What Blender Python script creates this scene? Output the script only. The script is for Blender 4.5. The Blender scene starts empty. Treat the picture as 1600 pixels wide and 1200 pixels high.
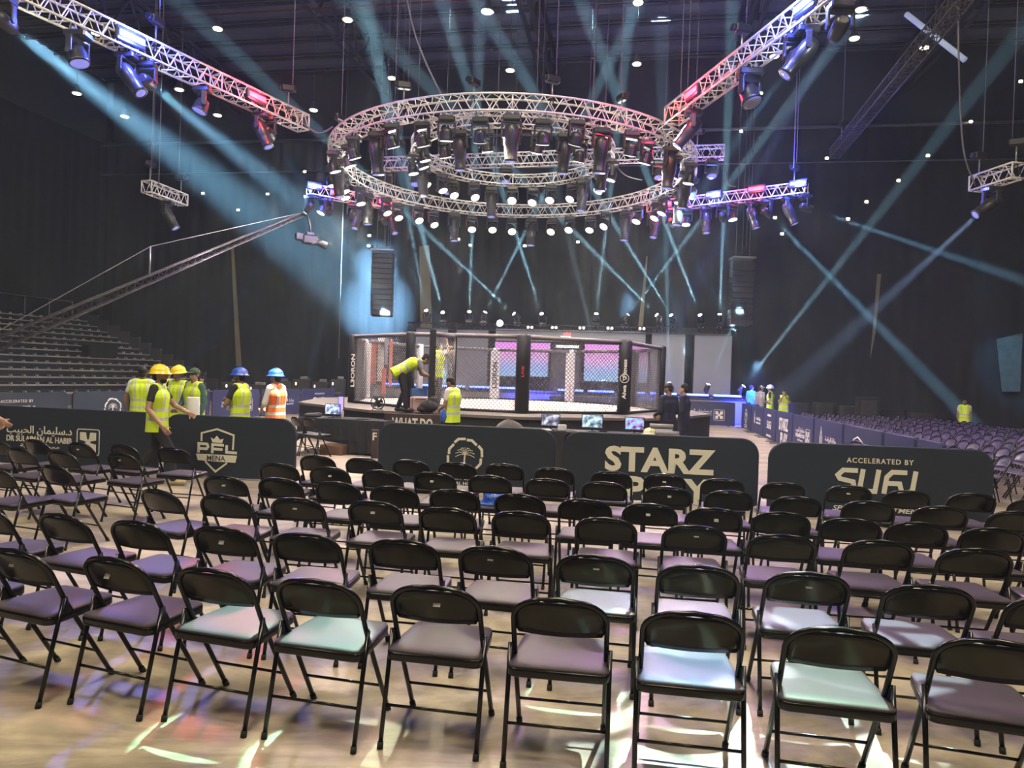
import bpy, bmesh, math, random
from mathutils import Vector, Matrix
random.seed(7)
V = Vector
D2R = math.pi / 180
sc = bpy.context.scene
COL = sc.collection

# ------------------------------------------------------------------ camera
EYE = 1.78
FPX = 1110.0
ROLL = .033
PITCH = math.atan(12 / FPX)
cam_f = V((0, math.cos(PITCH), -math.sin(PITCH)))
r0 = V((1, 0, 0)); u0 = r0.cross(cam_f)
cam_r = r0 * math.cos(ROLL) + u0 * math.sin(ROLL)
cam_u = u0 * math.cos(ROLL) - r0 * math.sin(ROLL)
CAMP = V((0, 0, EYE))
cd = bpy.data.cameras.new('camera'); cd.sensor_width = 36; cd.lens = 36 * FPX / 1600
cd.clip_start = .05; cd.clip_end = 300
cam = bpy.data.objects.new('camera', cd); COL.objects.link(cam)
cam.matrix_world = Matrix((
    (cam_r.x, cam_u.x, -cam_f.x, 0), (cam_r.y, cam_u.y, -cam_f.y, 0),
    (cam_r.z, cam_u.z, -cam_f.z, EYE), (0, 0, 0, 1)))
sc.camera = cam

def ray(px, py):
    return cam_f + cam_r * ((px - 800) / FPX) + cam_u * ((600 - py) / FPX)
def atY(px, py, Y):
    d = ray(px, py); return CAMP + d * (Y / d.y)
def atZ(px, py, z):
    d = ray(px, py); return CAMP + d * ((z - EYE) / d.z)

sc.view_settings.view_transform = 'Standard'
sc.view_settings.look = 'None'
sc.view_settings.gamma = 1
sc.view_settings.use_curve_mapping = False
sc.view_settings.exposure = 1.2
sc.cycles.use_denoising = True
sc.cycles.max_bounces = 5
sc.cycles.diffuse_bounces = 2
sc.cycles.glossy_bounces = 2
sc.cycles.volume_bounces = 0
sc.cycles.transparent_max_bounces = 8
sc.cycles.sample_clamp_indirect = 4
sc.cycles.caustics_reflective = False
sc.cycles.caustics_refractive = False

w = bpy.data.worlds.new('world'); sc.world = w; w.use_nodes = True
w.node_tree.nodes['Background'].inputs[0].default_value = (.55, .58, .75, 1)
w.node_tree.nodes['Background'].inputs[1].default_value = .006

# venue axes: the hall is turned by about ten degrees against the camera
TH = -9.8 * D2R
VX = V((math.cos(TH), math.sin(TH), 0)); VY = V((-math.sin(TH), math.cos(TH), 0))
CAGE = V((-.2, 21.5, 0))
RING_Z, RING_R = 7.98, 5.2
INNER_Z, INNER_R = 8.48, 2.88

# ------------------------------------------------------------------ lights
def lamp(kind, name, loc, energy, color, target=None, size=.1, blend=.15, radius=.08, gobo=None):
    L = bpy.data.lights.new(name, kind); L.energy = energy; L.color = color
    o = bpy.data.objects.new(name, L); COL.objects.link(o); o.location = loc
    if kind == 'SPOT':
        L.spot_size = size; L.spot_blend = blend; L.shadow_soft_size = radius
    elif kind == 'AREA':
        L.shape = 'DISK'; L.size = size
    else:
        L.shadow_soft_size = radius
    if target is not None:
        o.rotation_euler = (V(target) - V(loc)).to_track_quat('-Z', 'Y').to_euler()
    if gobo:
        L.use_nodes = True; nt = L.node_tree; em = nt.nodes['Emission']
        tc = nt.nodes.new('ShaderNodeTexCoord'); vo = nt.nodes.new('ShaderNodeTexVoronoi')
        vo.feature = 'DISTANCE_TO_EDGE'; vo.inputs['Scale'].default_value = gobo
        ra = nt.nodes.new('ShaderNodeValToRGB'); ra.color_ramp.elements[0].position = .06; ra.color_ramp.elements[1].position = .09
        nt.links.new(tc.outputs['Normal'], vo.inputs['Vector']); nt.links.new(vo.outputs['Distance'], ra.inputs[0])
        nt.links.new(ra.outputs[0], em.inputs['Color'])
    return o

WARM = (1, .87, .60); PINK = (1, .72, .86); VIOLET = (.62, .38, 1); COOL = (.36, .74, 1); ICE = (.5, .88, 1)
K = dict(ring=1150, inner=150, house=560, beam=200.0, violet=150)
# downlight of the ring fixtures
for i in range(7):
    a = i * 2 * math.pi / 7 + .2
    d = V((math.cos(a), math.sin(a), 0))
    p = CAGE + d * RING_R + V((0, 0, RING_Z - .9))
    lamp('SPOT', 'ring_wash_light', p, K['ring'], WARM if i % 2 else (1, .8, .78), CAGE + d * (RING_R + 3.2), 150 * D2R, .6, .4)
for i in range(3):
    a = i * 2 * math.pi / 3
    lamp('SPOT', 'inner_wash_light', CAGE + V((math.cos(a) * INNER_R, math.sin(a) * INNER_R, INNER_Z - .8)), K['inner'],
         (1, .93, .85), CAGE + V((0, 0, 1)), 60 * D2R, .5, .15)
for sx in (-1, 1):
    lamp('POINT', 'truss_fill_light', CAGE + V((sx * 3.2, -.5, 6.2)), 260, (1, .95, .85), radius=.5)  # added fill lamps brightening the trusses, no fixture hangs at these points
# house lights of the hall roof over the front of the floor
HOUSE = [(-8, 3, 15.5), (0, -2, 15.5), (8, 3, 15.5), (0, 9, 15.5)]
for p in HOUSE:
    lamp('AREA', 'house_light', p, K['house'], WARM, V(p) - V((0, 0, 5)), 2.6)
# violet wash over the right hand seating, pink over the floor rows
lamp('SPOT', 'violet_wash_light', V((4.8, 14.0, 7.6)), K['violet'] * 2.6, VIOLET, V((11, 19, 0)), 70 * D2R, .8, .2)
lamp('SPOT', 'violet_wash_light', V((8.8, 22.2, 7.2)), K['violet'] * 2, VIOLET, V((10, 13, 0)), 80 * D2R, .8, .2)
lamp('SPOT', 'pink_wash_light', V((3.6, 16.4, 7.6)), K['violet'] * 9, (.95, .5, 1), V((3.2, 4.5, 0)), 50 * D2R, .9, .2)
lamp('SPOT', 'blue_wash_light', V((-7, 13.5, 7.5)), K['violet'] * 5, (.35, .35, 1), V((-3, 3, 0)), 30 * D2R, .7, .1, gobo=14)
lamp('SPOT', 'red_wash_light', V((-5.6, 17.4, 7.5)), K['violet'] * 9, (1, .1, .15), V((-1.6, 3.0, 0)), 8 * D2R, .5, .1, gobo=20)

# narrow beams through the haze: lamp pixel, lamp depth, aim pixel, aim depth, cone in degrees, power, colour
BEAMS = [
 (693, 493, 35.6, 648, 320, 30, 2.6, 4500, ICE), (733, 493, 35.4, 739, 330, 32, 2.6, 3500, ICE), (755, 494, 35.3, 822, 360, 34, 2.6, 4000, ICE),
 (808, 495, 35.2, 690, 385, 33, 2.6, 4000, ICE), (848, 496, 35.0, 795, 330, 31, 2.6, 4500, ICE), (931, 497, 34.6, 950, 330, 32, 2.6, 3500, ICE),
 (977, 498, 34.4, 1075, 370, 34, 2.6, 3500, ICE), (1031, 497, 34.2, 880, 345, 32, 2.6, 4000, ICE), (1052, 498, 34.1, 945, 325, 31, 2.6, 4500, ICE),
 (1096, 498, 33.9, 1025, 310, 30, 2.6, 4500, ICE), (1124, 498, 33.8, 1131, 330, 31, 2.6, 4000, ICE), (667, 491, 35.8, 636, 330, 32, 2.6, 2500, ICE),
 (1046, 602, 31.5, 1042, 440, 33, 2.8, 4000, ICE), (1104, 604, 31.2, 1212, 345, 31, 2.8, 4500, ICE), (1157, 605, 31.0, 1400, 300, 30, 2.8, 5200, ICE),
 (944, 598, 32.0, 900, 420, 33, 2.6, 2500, ICE),
 (5, 22, 12.0, 556, 456, 36.5, 10, 2000, COOL), (228, 128, 13.4, 560, 392, 36, 7, 1700, COOL), (420, 222, 16.2, 640, 520, 30, 2.6, 500, COOL),
 (484, 320, 23.6, 300, 560, 26, 2.6, 500, COOL), (512, 328, 24.2, 640, 560, 37, 3.0, 900, COOL), (552, 345, 25, 500, 520, 30, 2.4, 500, COOL),
 (600, 340, 25.6, 707, 545, 36, 2.6, 700, COOL), (1020, 345, 25.2, 1079, 560, 34.2, 2.6, 700, COOL), (1050, 352, 24.6, 1180, 565, 37, 2.6, 420, COOL),
 (1130, 342, 23.8, 1168, 555, 36.5, 2.4, 500, COOL), (1198, 330, 23.0, 1500, 640, 27, 3.0, 2600, COOL), (1258, 322, 22.3, 1640, 452, 24, 2.6, 2200, COOL),
 (1245, 80, 12.6, 1010, 420, 30, 3.2, 500, COOL), (1315, 42, 11.6, 1020, 560, 28, 3.2, 500, (.4, .45, 1)), (1550, 310, 15, 1240, 600, 32, 4, 900, (.45, .6, .9)),
]
def trussline(pa, pb, z):
    return atZ(pa[0], pa[1], z), atZ(pb[0], pb[1], z)
NL = trussline((-60, -55), (474, 193), 8.15); NR = trussline((1050, 182), (1370, -60), 8.15)
FL = trussline((482, 296), (622, 322), 8.0); FR = trussline((1014, 325), (1260, 294), 8.0)
SL = trussline((229, 291), (286, 313), 7.1); SR = trussline((1524, 288), (1592, 266), 7.1)
def proj(p):
    q = V(p) - CAMP; f_ = q.dot(cam_f); return (800 + FPX * q.dot(cam_r) / f_, 600 - FPX * q.dot(cam_u) / f_)
def on(T, px):
    k = min(range(201), key=lambda k: abs(proj(T[0] + (T[1] - T[0]) * k / 200)[0] - px)); return T[0] + (T[1] - T[0]) * k / 200
STAGE_Z, STAGE_Y = 1.1, 32.9
def onv(px, py, yv):
    d = ray(px, py); return CAMP + d * ((yv - CAMP.dot(VY)) / d.dot(VY))
def beam_origin(px, py, Y):
    if py > 580: q = onv(px, py, STAGE_Y); q.z = STAGE_Z + .40; return q
    if py > 480: return onv(px, py, 34.4)
    T = NL if px < 460 else FL if px < 640 else NR if py < 100 else SR if px > 1500 else FR
    q = on(T, px); q.z -= (.19 if T in (NL, NR) else .17) + .42; return q
BEAMS = [(beam_origin(px, py, Y), atY(tx, ty, tY), (px, py, ang, en, c)) for (px, py, Y, tx, ty, tY, ang, en, c) in BEAMS]
for p, t, (px, py, ang, en, c) in BEAMS:
    d = (t - p).normalized()
    lamp('SPOT', 'beam_light', p + d * .32, en * K['beam'] * (.6 if py > 580 else 1.5 if py > 480 else 1), c, t, ang * D2R, 1.0 if ang > 5 else .3, .10 if ang > 5 else .05)
# hard edged pools of light on the front rows
POOLS = [((350, 978, .45), 1.5, 420, (.42, 1, .72), 0), ((500, 998, .45), 1.5, 420, (.42, 1, .76), 0), ((560, 1172, 0), 1.5, 150, (.85, 1, .8), 14),
         ((1078, 1050, .45), 1.7, 480, (.35, .75, 1), 0), ((935, 945, .45), 1.5, 380, (.42, 1, .76), 0), ((1290, 1085, .45), 2.0, 400, (.6, 1, .7), 0),
         ((1080, 1165, 0), 3.2, 420, (.8, 1, .95), 22), ((1330, 1180, 0), 3.2, 420, (.7, 1, 1), 22), ((1090, 905, .7), 2.0, 350, (.6, 1, .8), 16)]
for (q, ang, en, c, g) in POOLS:
    t = atZ(*q)
    lamp('SPOT', 'profile_light', V((-1.0 if q[0] < 800 else 3.2, 8.5, 9.0)), en * 16, c, t, ang * 2 * D2R, .05, .02, gobo=g or None)

# ------------------------------------------------------------------ helpers
class MB:
    def __init__(s): s.v = []; s.f = []; s.sm = []
    def add(s, vs, fs, smooth=False):
        n = len(s.v); s.v += [tuple(p) for p in vs]
        s.f += [tuple(i + n for i in f) for f in fs]; s.sm += [smooth] * len(fs)
        return s
    def box(s, c, size, rz=0, rx=0, ry=0):
        m = Matrix.Translation(V(c)) @ Matrix.Rotation(rz, 4, 'Z') @ Matrix.Rotation(ry, 4, 'Y') @ Matrix.Rotation(rx, 4, 'X')
        a, b, d = [q / 2 for q in size]
        vs = [m @ V((x * a, y * b, z * d)) for x in (-1, 1) for y in (-1, 1) for z in (-1, 1)]
        return s.add(vs, [(0, 1, 3, 2), (4, 6, 7, 5), (0, 4, 5, 1), (2, 3, 7, 6), (0, 2, 6, 4), (1, 5, 7, 3)])
    def bbox(s, c, size, b=.01, rz=0, rx=0):
        # box with chamfered vertical edges and rim
        X, Y, Z = [q / 2 for q in size]
        m = Matrix.Translation(V(c)) @ Matrix.Rotation(rz, 4, 'Z') @ Matrix.Rotation(rx, 4, 'X')
        def ringp(x, y): return [(x, y - b), (x - b, y), (-x + b, y), (-x, y - b), (-x, -y + b), (-x + b, -y), (x - b, -y), (x, -y + b)]
        rows = [([(p[0], p[1]) for p in ringp(X - b, Y - b)], -Z), (ringp(X, Y), -Z + b), (ringp(X, Y), Z - b), ([(p[0], p[1]) for p in ringp(X - b, Y - b)], Z)]
        vs = [m @ V((x, y, z)) for r, z in rows for x, y in r]
        fs = [tuple(range(7, -1, -1)), tuple(range(24, 32))]
        for k in range(3):
            for i in range(8):
                j = (i + 1) % 8; fs.append((k * 8 + i, k * 8 + j, k * 8 + 8 + j, k * 8 + 8 + i)[::-1] if 0 else (k * 8 + j, k * 8 + i, k * 8 + 8 + i, k * 8 + 8 + j)[::-1])
        return s.add(vs, fs)
    def tube(s, path, r, n=8, closed=False, cap=True):
        P = [V(p) for p in path]; L = len(P); rs = r if isinstance(r, (list, tuple)) else [r] * L
        T = []
        for i in range(L):
            a = P[(i - 1) % L] if (closed or i > 0) else P[i]; b = P[(i + 1) % L] if (closed or i < L - 1) else P[i]
            T.append((b - a).normalized())
        up = V((0, 0, 1)) if abs(T[0].z) < .9 else V((1, 0, 0))
        N = (up - T[0] * up.dot(T[0])).normalized(); vs = []
        for i in range(L):
            N = (N - T[i] * N.dot(T[i]))
            N = N.normalized() if N.length > 1e-6 else T[i].orthogonal().normalized()
            B = T[i].cross(N)
            for k in range(n):
                a = 2 * math.pi * k / n
                vs.append(P[i] + (N * math.cos(a) + B * math.sin(a)) * rs[i])
        fs = []
        for i in range(L if closed else L - 1):
            j = (i + 1) % L
            for k in range(n):
                m = (k + 1) % n
                fs.append((i * n + k, i * n + m, j * n + m, j * n + k))
        s.add(vs, fs, n > 4)
        if cap and not closed:
            base = len(s.v) - len(vs)
            s.f += [tuple(base + k for k in range(n - 1, -1, -1)), tuple(base + (L - 1) * n + k for k in range(n))]; s.sm += [False, False]
        return s
    def cyl(s, p0, p1, r0, r1=None, n=12): return s.tube([p0, p1], [r0, r0 if r1 is None else r1], n)
    def lathe(s, prof, n=20, m=None, cap=True):
        # prof: (radius, z) along local z
        m = m or Matrix.Identity(4); vs = []
        for r, z in prof:
            for k in range(n):
                a = 2 * math.pi * k / n; vs.append(m @ V((r * math.cos(a), r * math.sin(a), z)))
        fs = []
        for i in range(len(prof) - 1):
            for k in range(n):
                j = (k + 1) % n; fs.append((i * n + k, i * n + j, (i + 1) * n + j, (i + 1) * n + k))
        s.add(vs, fs, True)
        if cap:
            b = len(s.v) - len(vs)
            s.f += [tuple(b + k for k in range(n - 1, -1, -1)), tuple(b + (len(prof) - 1) * n + k for k in range(n))]; s.sm += [False, False]
        return s
    def ball(s, c, r, n=12, h=8, m=None):
        rx, ry, rz = r if isinstance(r, (list, tuple)) else (r, r, r); c = V(c); m = m or Matrix.Identity(3)
        vs = [c + m @ V((rx * math.sin(t) * math.cos(a), ry * math.sin(t) * math.sin(a), rz * math.cos(t)))
              for t in [math.pi * (i + (.001 if i == 0 else -.001 if i == h else 0)) / h for i in range(h + 1)] for a in [2 * math.pi * k / n for k in range(n)]]
        fs = [(i * n + k, (i + 1) * n + k, (i + 1) * n + (k + 1) % n, i * n + (k + 1) % n) for i in range(h) for k in range(n)]
        return s.add(vs, fs, True)
    def prism(s, pts, t, m=None):
        # 2d outline (counter-clockwise, in local x,z) pushed through thickness t along y
        m = m or Matrix.Identity(4); n = len(pts)
        vs = [m @ V((x, -t / 2, z)) for x, z in pts] + [m @ V((x, t / 2, z)) for x, z in pts]
        fs = [tuple(range(n)), tuple(range(2 * n - 1, n - 1, -1))] + [(i, i + n, (i + 1) % n + n, (i + 1) % n) for i in range(n)]
        return s.add(vs, fs)
    def build(s, name, m, parent=None, loc=None, rot=None):
        me = bpy.data.meshes.new(name); me.from_pydata(s.v, [], s.f)
        me.polygons.foreach_set('use_smooth', s.sm); me.update()
        return link(name, me, m, parent, loc, rot)

def link(name, me, m=None, parent=None, loc=None, rot=None):
    if m is not None and not me.materials: me.materials.append(m)
    o = bpy.data.objects.new(name, me); COL.objects.link(o)
    if parent is not None: o.parent = parent
    if loc is not None: o.location = loc
    if rot is not None: o.rotation_euler = rot
    return o

def tag(o, label, cat, group=None, kind=None):
    o['label'] = label; o['category'] = cat
    if group: o['group'] = group
    if kind: o['kind'] = kind
    return o
def thing(name, label, cat, loc=(0, 0, 0), rz=0, group=None):
    o = bpy.data.objects.new(name, None); COL.objects.link(o); o.location = loc; o.rotation_euler = (0, 0, rz)
    o.empty_display_size = .1
    return tag(o, label, cat, group)
def struct(o): o['kind'] = 'structure'; return o
def dup(root, loc, rz, label, group=None):
    def cp(o, par):
        c = o.copy(); COL.objects.link(c)
        if par is not None: c.parent = par
        for ch in kids.get(o.name, []): cp(ch, c)
        return c
    kids = {}
    def walk(o):
        kids[o.name] = list(o.children)
        for ch in o.children: walk(ch)
    walk(root)
    r = cp(root, None); r.location = loc; r.rotation_euler = (0, 0, rz); r['label'] = label
    if group: r['group'] = group
    return r

MATS = {}
def mat(name, col, rough=.5, metal=0, noise=0, scale=8, bump=0, emit=None, es=0, spec=.5, coat=0, sheen=0):
    if name in MATS: return MATS[name]
    m = bpy.data.materials.new(name); m.use_nodes = True; nt = m.node_tree; b = nt.nodes['Principled BSDF']
    b.inputs['Base Color'].default_value = (*col, 1); b.inputs['Roughness'].default_value = rough
    b.inputs['Metallic'].default_value = metal; b.inputs['Specular IOR Level'].default_value = spec
    if coat: b.inputs['Coat Weight'].default_value = coat; b.inputs['Coat Roughness'].default_value = .08
    if emit: b.inputs['Emission Color'].default_value = (*emit, 1); b.inputs['Emission Strength'].default_value = es
    if noise or bump:
        tc = nt.nodes.new('ShaderNodeTexCoord'); no = nt.nodes.new('ShaderNodeTexNoise'); no.inputs['Scale'].default_value = scale
        no.inputs['Detail'].default_value = 5; nt.links.new(tc.outputs['Object'], no.inputs['Vector'])
        if noise:
            mx = nt.nodes.new('ShaderNodeMix'); mx.data_type = 'RGBA'; mx.inputs[6].default_value = (*[c * (1 - noise) for c in col], 1)
            mx.inputs[7].default_value = (*[min(1, c * (1 + noise)) for c in col], 1)
            nt.links.new(no.outputs['Fac'], mx.inputs[0]); nt.links.new(mx.outputs[2], b.inputs['Base Color'])
        if bump:
            bp = nt.nodes.new('ShaderNodeBump'); bp.inputs['Strength'].default_value = bump; bp.inputs['Distance'].default_value = .01
            nt.links.new(no.outputs['Fac'], bp.inputs['Height']); nt.links.new(bp.outputs[0], b.inputs['Normal'])
    MATS[name] = m; return m

BLACK = mat('black_gloss', (.006, .006, .007), .2, noise=.3, scale=30, spec=.4)
BLKMET = mat('black_metal', (.012, .012, .014), .32, .0, noise=.3, scale=20)
MATTE = mat('matte_black', (.012, .012, .014), .7, noise=.3, scale=14)
VINYL = mat('seat_vinyl', (.062, .049, .062), .5, noise=.08, scale=16, bump=.06, spec=.35)
VIOLET_LIT = mat('violet_lit_vinyl', (.11, .085, .14), .42, noise=.08, scale=16, bump=.06)  # seat vinyl with the violet light tinted into its colour
RUBBER = mat('rubber', (.01, .01, .01), .8, noise=.2)
PAPER = mat('paper', (.75, .75, .72), .7, noise=.04, scale=40)
PAPERG = mat('grey_paper', (.2, .2, .2), .7, noise=.1, scale=40)
ALU = mat('aluminium', (.78, .75, .68), .42, .35, noise=.12, scale=12)
ALUD = mat('dark_aluminium', (.055, .055, .06), .45, .3, noise=.2, scale=12)
STEEL = mat('steel', (.4, .4, .4), .35, .8, noise=.2, scale=20)
CABLE = mat('cable_grey', (.16, .16, .17), .6, noise=.2)

# ------------------------------------------------------------------ setting
def quad(name, pts, m):
    me = bpy.data.meshes.new(name); me.from_pydata([tuple(p) for p in pts], [], [(0, 1, 2, 3)]); return struct(link(name, me, m))
def ven(x, y, z=0):
    # venue coordinates (origin under the camera, axes of the hall) to world
    return VX * x + VY * y + V((0, 0, z))
WALL_Y = 39.5; SIDE = 33; ROOF = 19.5
fm = mat('floor_concrete', (.40, .345, .275), .42)
nt = fm.node_tree; b = nt.nodes['Principled BSDF']
tc = nt.nodes.new('ShaderNodeTexCoord'); n1 = nt.nodes.new('ShaderNodeTexNoise'); n1.inputs['Scale'].default_value = .9; n1.inputs['Detail'].default_value = 8; n1.inputs['Roughness'].default_value = .65
n1.inputs['Distortion'].default_value = 1.2
mp = nt.nodes.new('ShaderNodeMapping'); mp.inputs['Scale'].default_value = (.6, 1.7, 1); mp.inputs['Rotation'].default_value = (0, 0, .5)
n2 = nt.nodes.new('ShaderNodeTexNoise'); n2.inputs['Scale'].default_value = 9; n2.inputs['Detail'].default_value = 6
nt.links.new(tc.outputs['Object'], mp.inputs[0]); nt.links.new(mp.outputs[0], n1.inputs['Vector']); nt.links.new(tc.outputs['Object'], n2.inputs['Vector'])
cr = nt.nodes.new('ShaderNodeValToRGB'); e = cr.color_ramp.elements
e[0].position = .36; e[0].color = (.20, .165, .13, 1); e[1].position = .66; e[1].color = (.50, .44, .33, 1)
x = cr.color_ramp.elements.new(.5); x.color = (.37, .315, .24, 1)
mx = nt.nodes.new('ShaderNodeMix'); mx.data_type = 'RGBA'; mx.blend_type = 'OVERLAY'; mx.inputs[0].default_value = .35
nt.links.new(n1.outputs['Fac'], cr.inputs[0]); nt.links.new(cr.outputs[0], mx.inputs[6]); nt.links.new(n2.outputs['Fac'], mx.inputs[7]); nt.links.new(mx.outputs[2], b.inputs['Base Color'])
mr = nt.nodes.new('ShaderNodeMapRange'); mr.inputs[3].default_value = .3; mr.inputs[4].default_value = .6
nt.links.new(n1.outputs['Fac'], mr.inputs[0]); nt.links.new(mr.outputs[0], b.inputs['Roughness'])
quad('floor', [ven(-SIDE, -8), ven(SIDE, -8), ven(SIDE, WALL_Y), ven(-SIDE, WALL_Y)], fm)

CURT = mat('black_drape', (.011, .013, .021), .9, noise=.25, scale=.8)
def drape(name, a, b, z0, z1, nfold=60, amp=.12, m=CURT):
    a, b = V(a), V(b); d = (b - a); L = d.length; d.normalize(); nrm = d.cross(V((0, 0, 1)))
    n = nfold * 4; vs = []; rnd = random.Random(len(name) + nfold)
    ph = [rnd.uniform(-.5, .5) for _ in range(nfold + 1)]
    for i in range(n + 1):
        t = i / n; k = t * nfold
        off = amp * math.sin(2 * math.pi * k + ph[int(k) % nfold]) * (.6 + .4 * math.sin(k * 1.7))
        for z in (z0, z1): vs.append(a + d * (L * t) + nrm * off + V((0, 0, z)))
    fs = [(2 * i, 2 * i + 2, 2 * i + 3, 2 * i + 1) for i in range(n)]
    me = bpy.data.meshes.new(name); me.from_pydata([tuple(p) for p in vs], [], fs)
    for p in me.polygons: p.use_smooth = True
    return struct(link(name, me, m))
drape('wall_back', ven(-SIDE, WALL_Y), ven(SIDE, WALL_Y), 0, 15.4, 90, .07)
drape('wall_left', ven(-SIDE, -8), ven(-SIDE, WALL_Y), 0, 15.4, 60, .07)
drape('wall_right', ven(SIDE, WALL_Y), ven(SIDE, -8), 0, 15.4, 60, .07)
HALLW = mat('hall_wall', (.05, .055, .07), .8, noise=.2, scale=.3)
quad('wall_back_upper', [ven(-SIDE, WALL_Y + .5), ven(SIDE, WALL_Y + .5), ven(SIDE, WALL_Y + .5, ROOF), ven(-SIDE, WALL_Y + .5, ROOF)], HALLW)
quad('wall_left_upper', [ven(-SIDE - .5, -8), ven(-SIDE - .5, WALL_Y + .5), ven(-SIDE - .5, WALL_Y + .5, ROOF), ven(-SIDE - .5, -8, ROOF)], HALLW)
quad('wall_right_upper', [ven(SIDE + .5, WALL_Y + .5), ven(SIDE + .5, -8), ven(SIDE + .5, -8, ROOF), ven(SIDE + .5, WALL_Y + .5, ROOF)], HALLW)
quad('wall_front', [ven(SIDE + .5, -8), ven(-SIDE - .5, -8), ven(-SIDE - .5, -8, ROOF), ven(SIDE + .5, -8, ROOF)], HALLW)

# roof: corrugated deck, purlins and lattice girders
DECK = mat('roof_deck', (.20, .22, .28), .6, .3, noise=.4, scale=.6)
mb = MB(); n = 150
for i in range(n + 1):
    y = -8 + (WALL_Y + 8.5) * i / n; z = ROOF + (.12 if i % 2 else 0)
    mb.v += [tuple(ven(-SIDE - .5, y, z)), tuple(ven(SIDE + .5, y, z))]
for i in range(n): mb.f.append((2 * i, 2 * i + 2, 2 * i + 3, 2 * i + 1)); mb.sm.append(False)
struct(mb.build('ceiling', DECK))
PURL = mat('roof_steel', (.06, .062, .075), .55, .3, noise=.3, scale=2)
for i in range(15):
    y = 12.5 + i * 1.9
    mb = MB(); a, b2 = ven(-SIDE, y, ROOF - .35), ven(SIDE, y, ROOF - .35)
    mb.tube([a, b2], .09, 4); mb.tube([a + V((0, 0, .2)), b2 + V((0, 0, .2))], .06, 4)
    struct(mb.build('trim_%d' % (i + 1), PURL))
for k, x in enumerate((-24, -14, -5, 4.5, 13, 23)):
    mb = MB()
    z0, z1 = ROOF - 2.4, ROOF - .6
    for z in (z0, z1):
        for dx in (-.22, .22): mb.tube([ven(x + dx, 6, z), ven(x + dx, WALL_Y, z)], .11, 4)
    ns = 14
    for i in range(ns):
        ya = 6 + (WALL_Y - 6) * i / ns; yb = 6 + (WALL_Y - 6) * (i + 1) / ns; ym = (ya + yb) / 2
        mb.tube([ven(x, ya, z1), ven(x, ym, z0)], .07, 4); mb.tube([ven(x, ym, z0), ven(x, yb, z1)], .07, 4)
    struct(mb.build('trim_%d' % (20 + k), PURL))
REDP = mat('red_pipe', (.16, .02, .02), .5, noise=.2)
for k, (x, y0, y1) in enumerate(((5.6, 18, 30), (6.4, 22, 30))):
    struct(MB().tube([ven(x, y0, 16.6), ven(x, y1, 16.6)], .05, 6).build('trim_%d' % (30 + k), REDP))
struct(MB().tube([ven(-SIDE, 28, 16.9), ven(SIDE, 28, 16.9)], .04, 6).build('trim_32', REDP))
# pale rail along the head of the drapes
struct(MB().tube([ven(-SIDE, WALL_Y - .5, 15.2), ven(SIDE, WALL_Y - .5, 15.2)], .09, 6).build('trim_33', mat('rail', (.22, .23, .26), .5, .3, noise=.2)))
struct(MB().tube([ven(-SIDE, WALL_Y - .4, 13.4), ven(SIDE, WALL_Y - .4, 13.4)], .035, 6).build('trim_34', MATS['rail']))

BW_P = ven(0, WALL_Y - .35); BW_N = VY
def onwall(px, py, off=0):
    d = ray(px, py); t = (BW_P - CAMP - VY * off).dot(BW_N) / d.dot(BW_N); return CAMP + d * t
PALE = mat('pale_wall', (.26, .23, .16), .8, noise=.2, scale=2)
for k, pts in enumerate([[(361, 388), (365, 388), (377, 572), (369, 572)], [(655, 385), (671, 383), (675, 520), (657, 520)],
                         [(1010, 400), (1012, 400), (1004, 520), (996, 520)], [(1371, 428), (1377, 428), (1368, 520), (1360, 560)]]):
    w_ = [onwall(*p) for p in pts]
    struct(MB().add(w_ + [p + VY * .04 for p in w_], [(0, 1, 2, 3), (7, 6, 5, 4), (0, 4, 5, 1), (1, 5, 6, 2), (2, 6, 7, 3), (3, 7, 4, 0)]).build('trim_%d' % (40 + k), PALE))
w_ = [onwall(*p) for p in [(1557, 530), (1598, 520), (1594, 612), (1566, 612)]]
struct(MB().add(w_ + [p + VY * .04 for p in w_], [(0, 1, 2, 3), (7, 6, 5, 4), (0, 4, 5, 1), (1, 5, 6, 2), (2, 6, 7, 3), (3, 7, 4, 0)]).build('trim_45', mat('lit_drape_patch', (.09, .10, .10), .8, noise=.5, scale=3)))  # added paler panel, shaped and toned as the lit patch on the drape
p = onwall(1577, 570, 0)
lamp('SPOT', 'blue_wall_light', p - VY * 6 + V((-5, 0, 5)), 1600, (.2, .65, 1), p, 20 * D2R, .6, .1)

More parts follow.
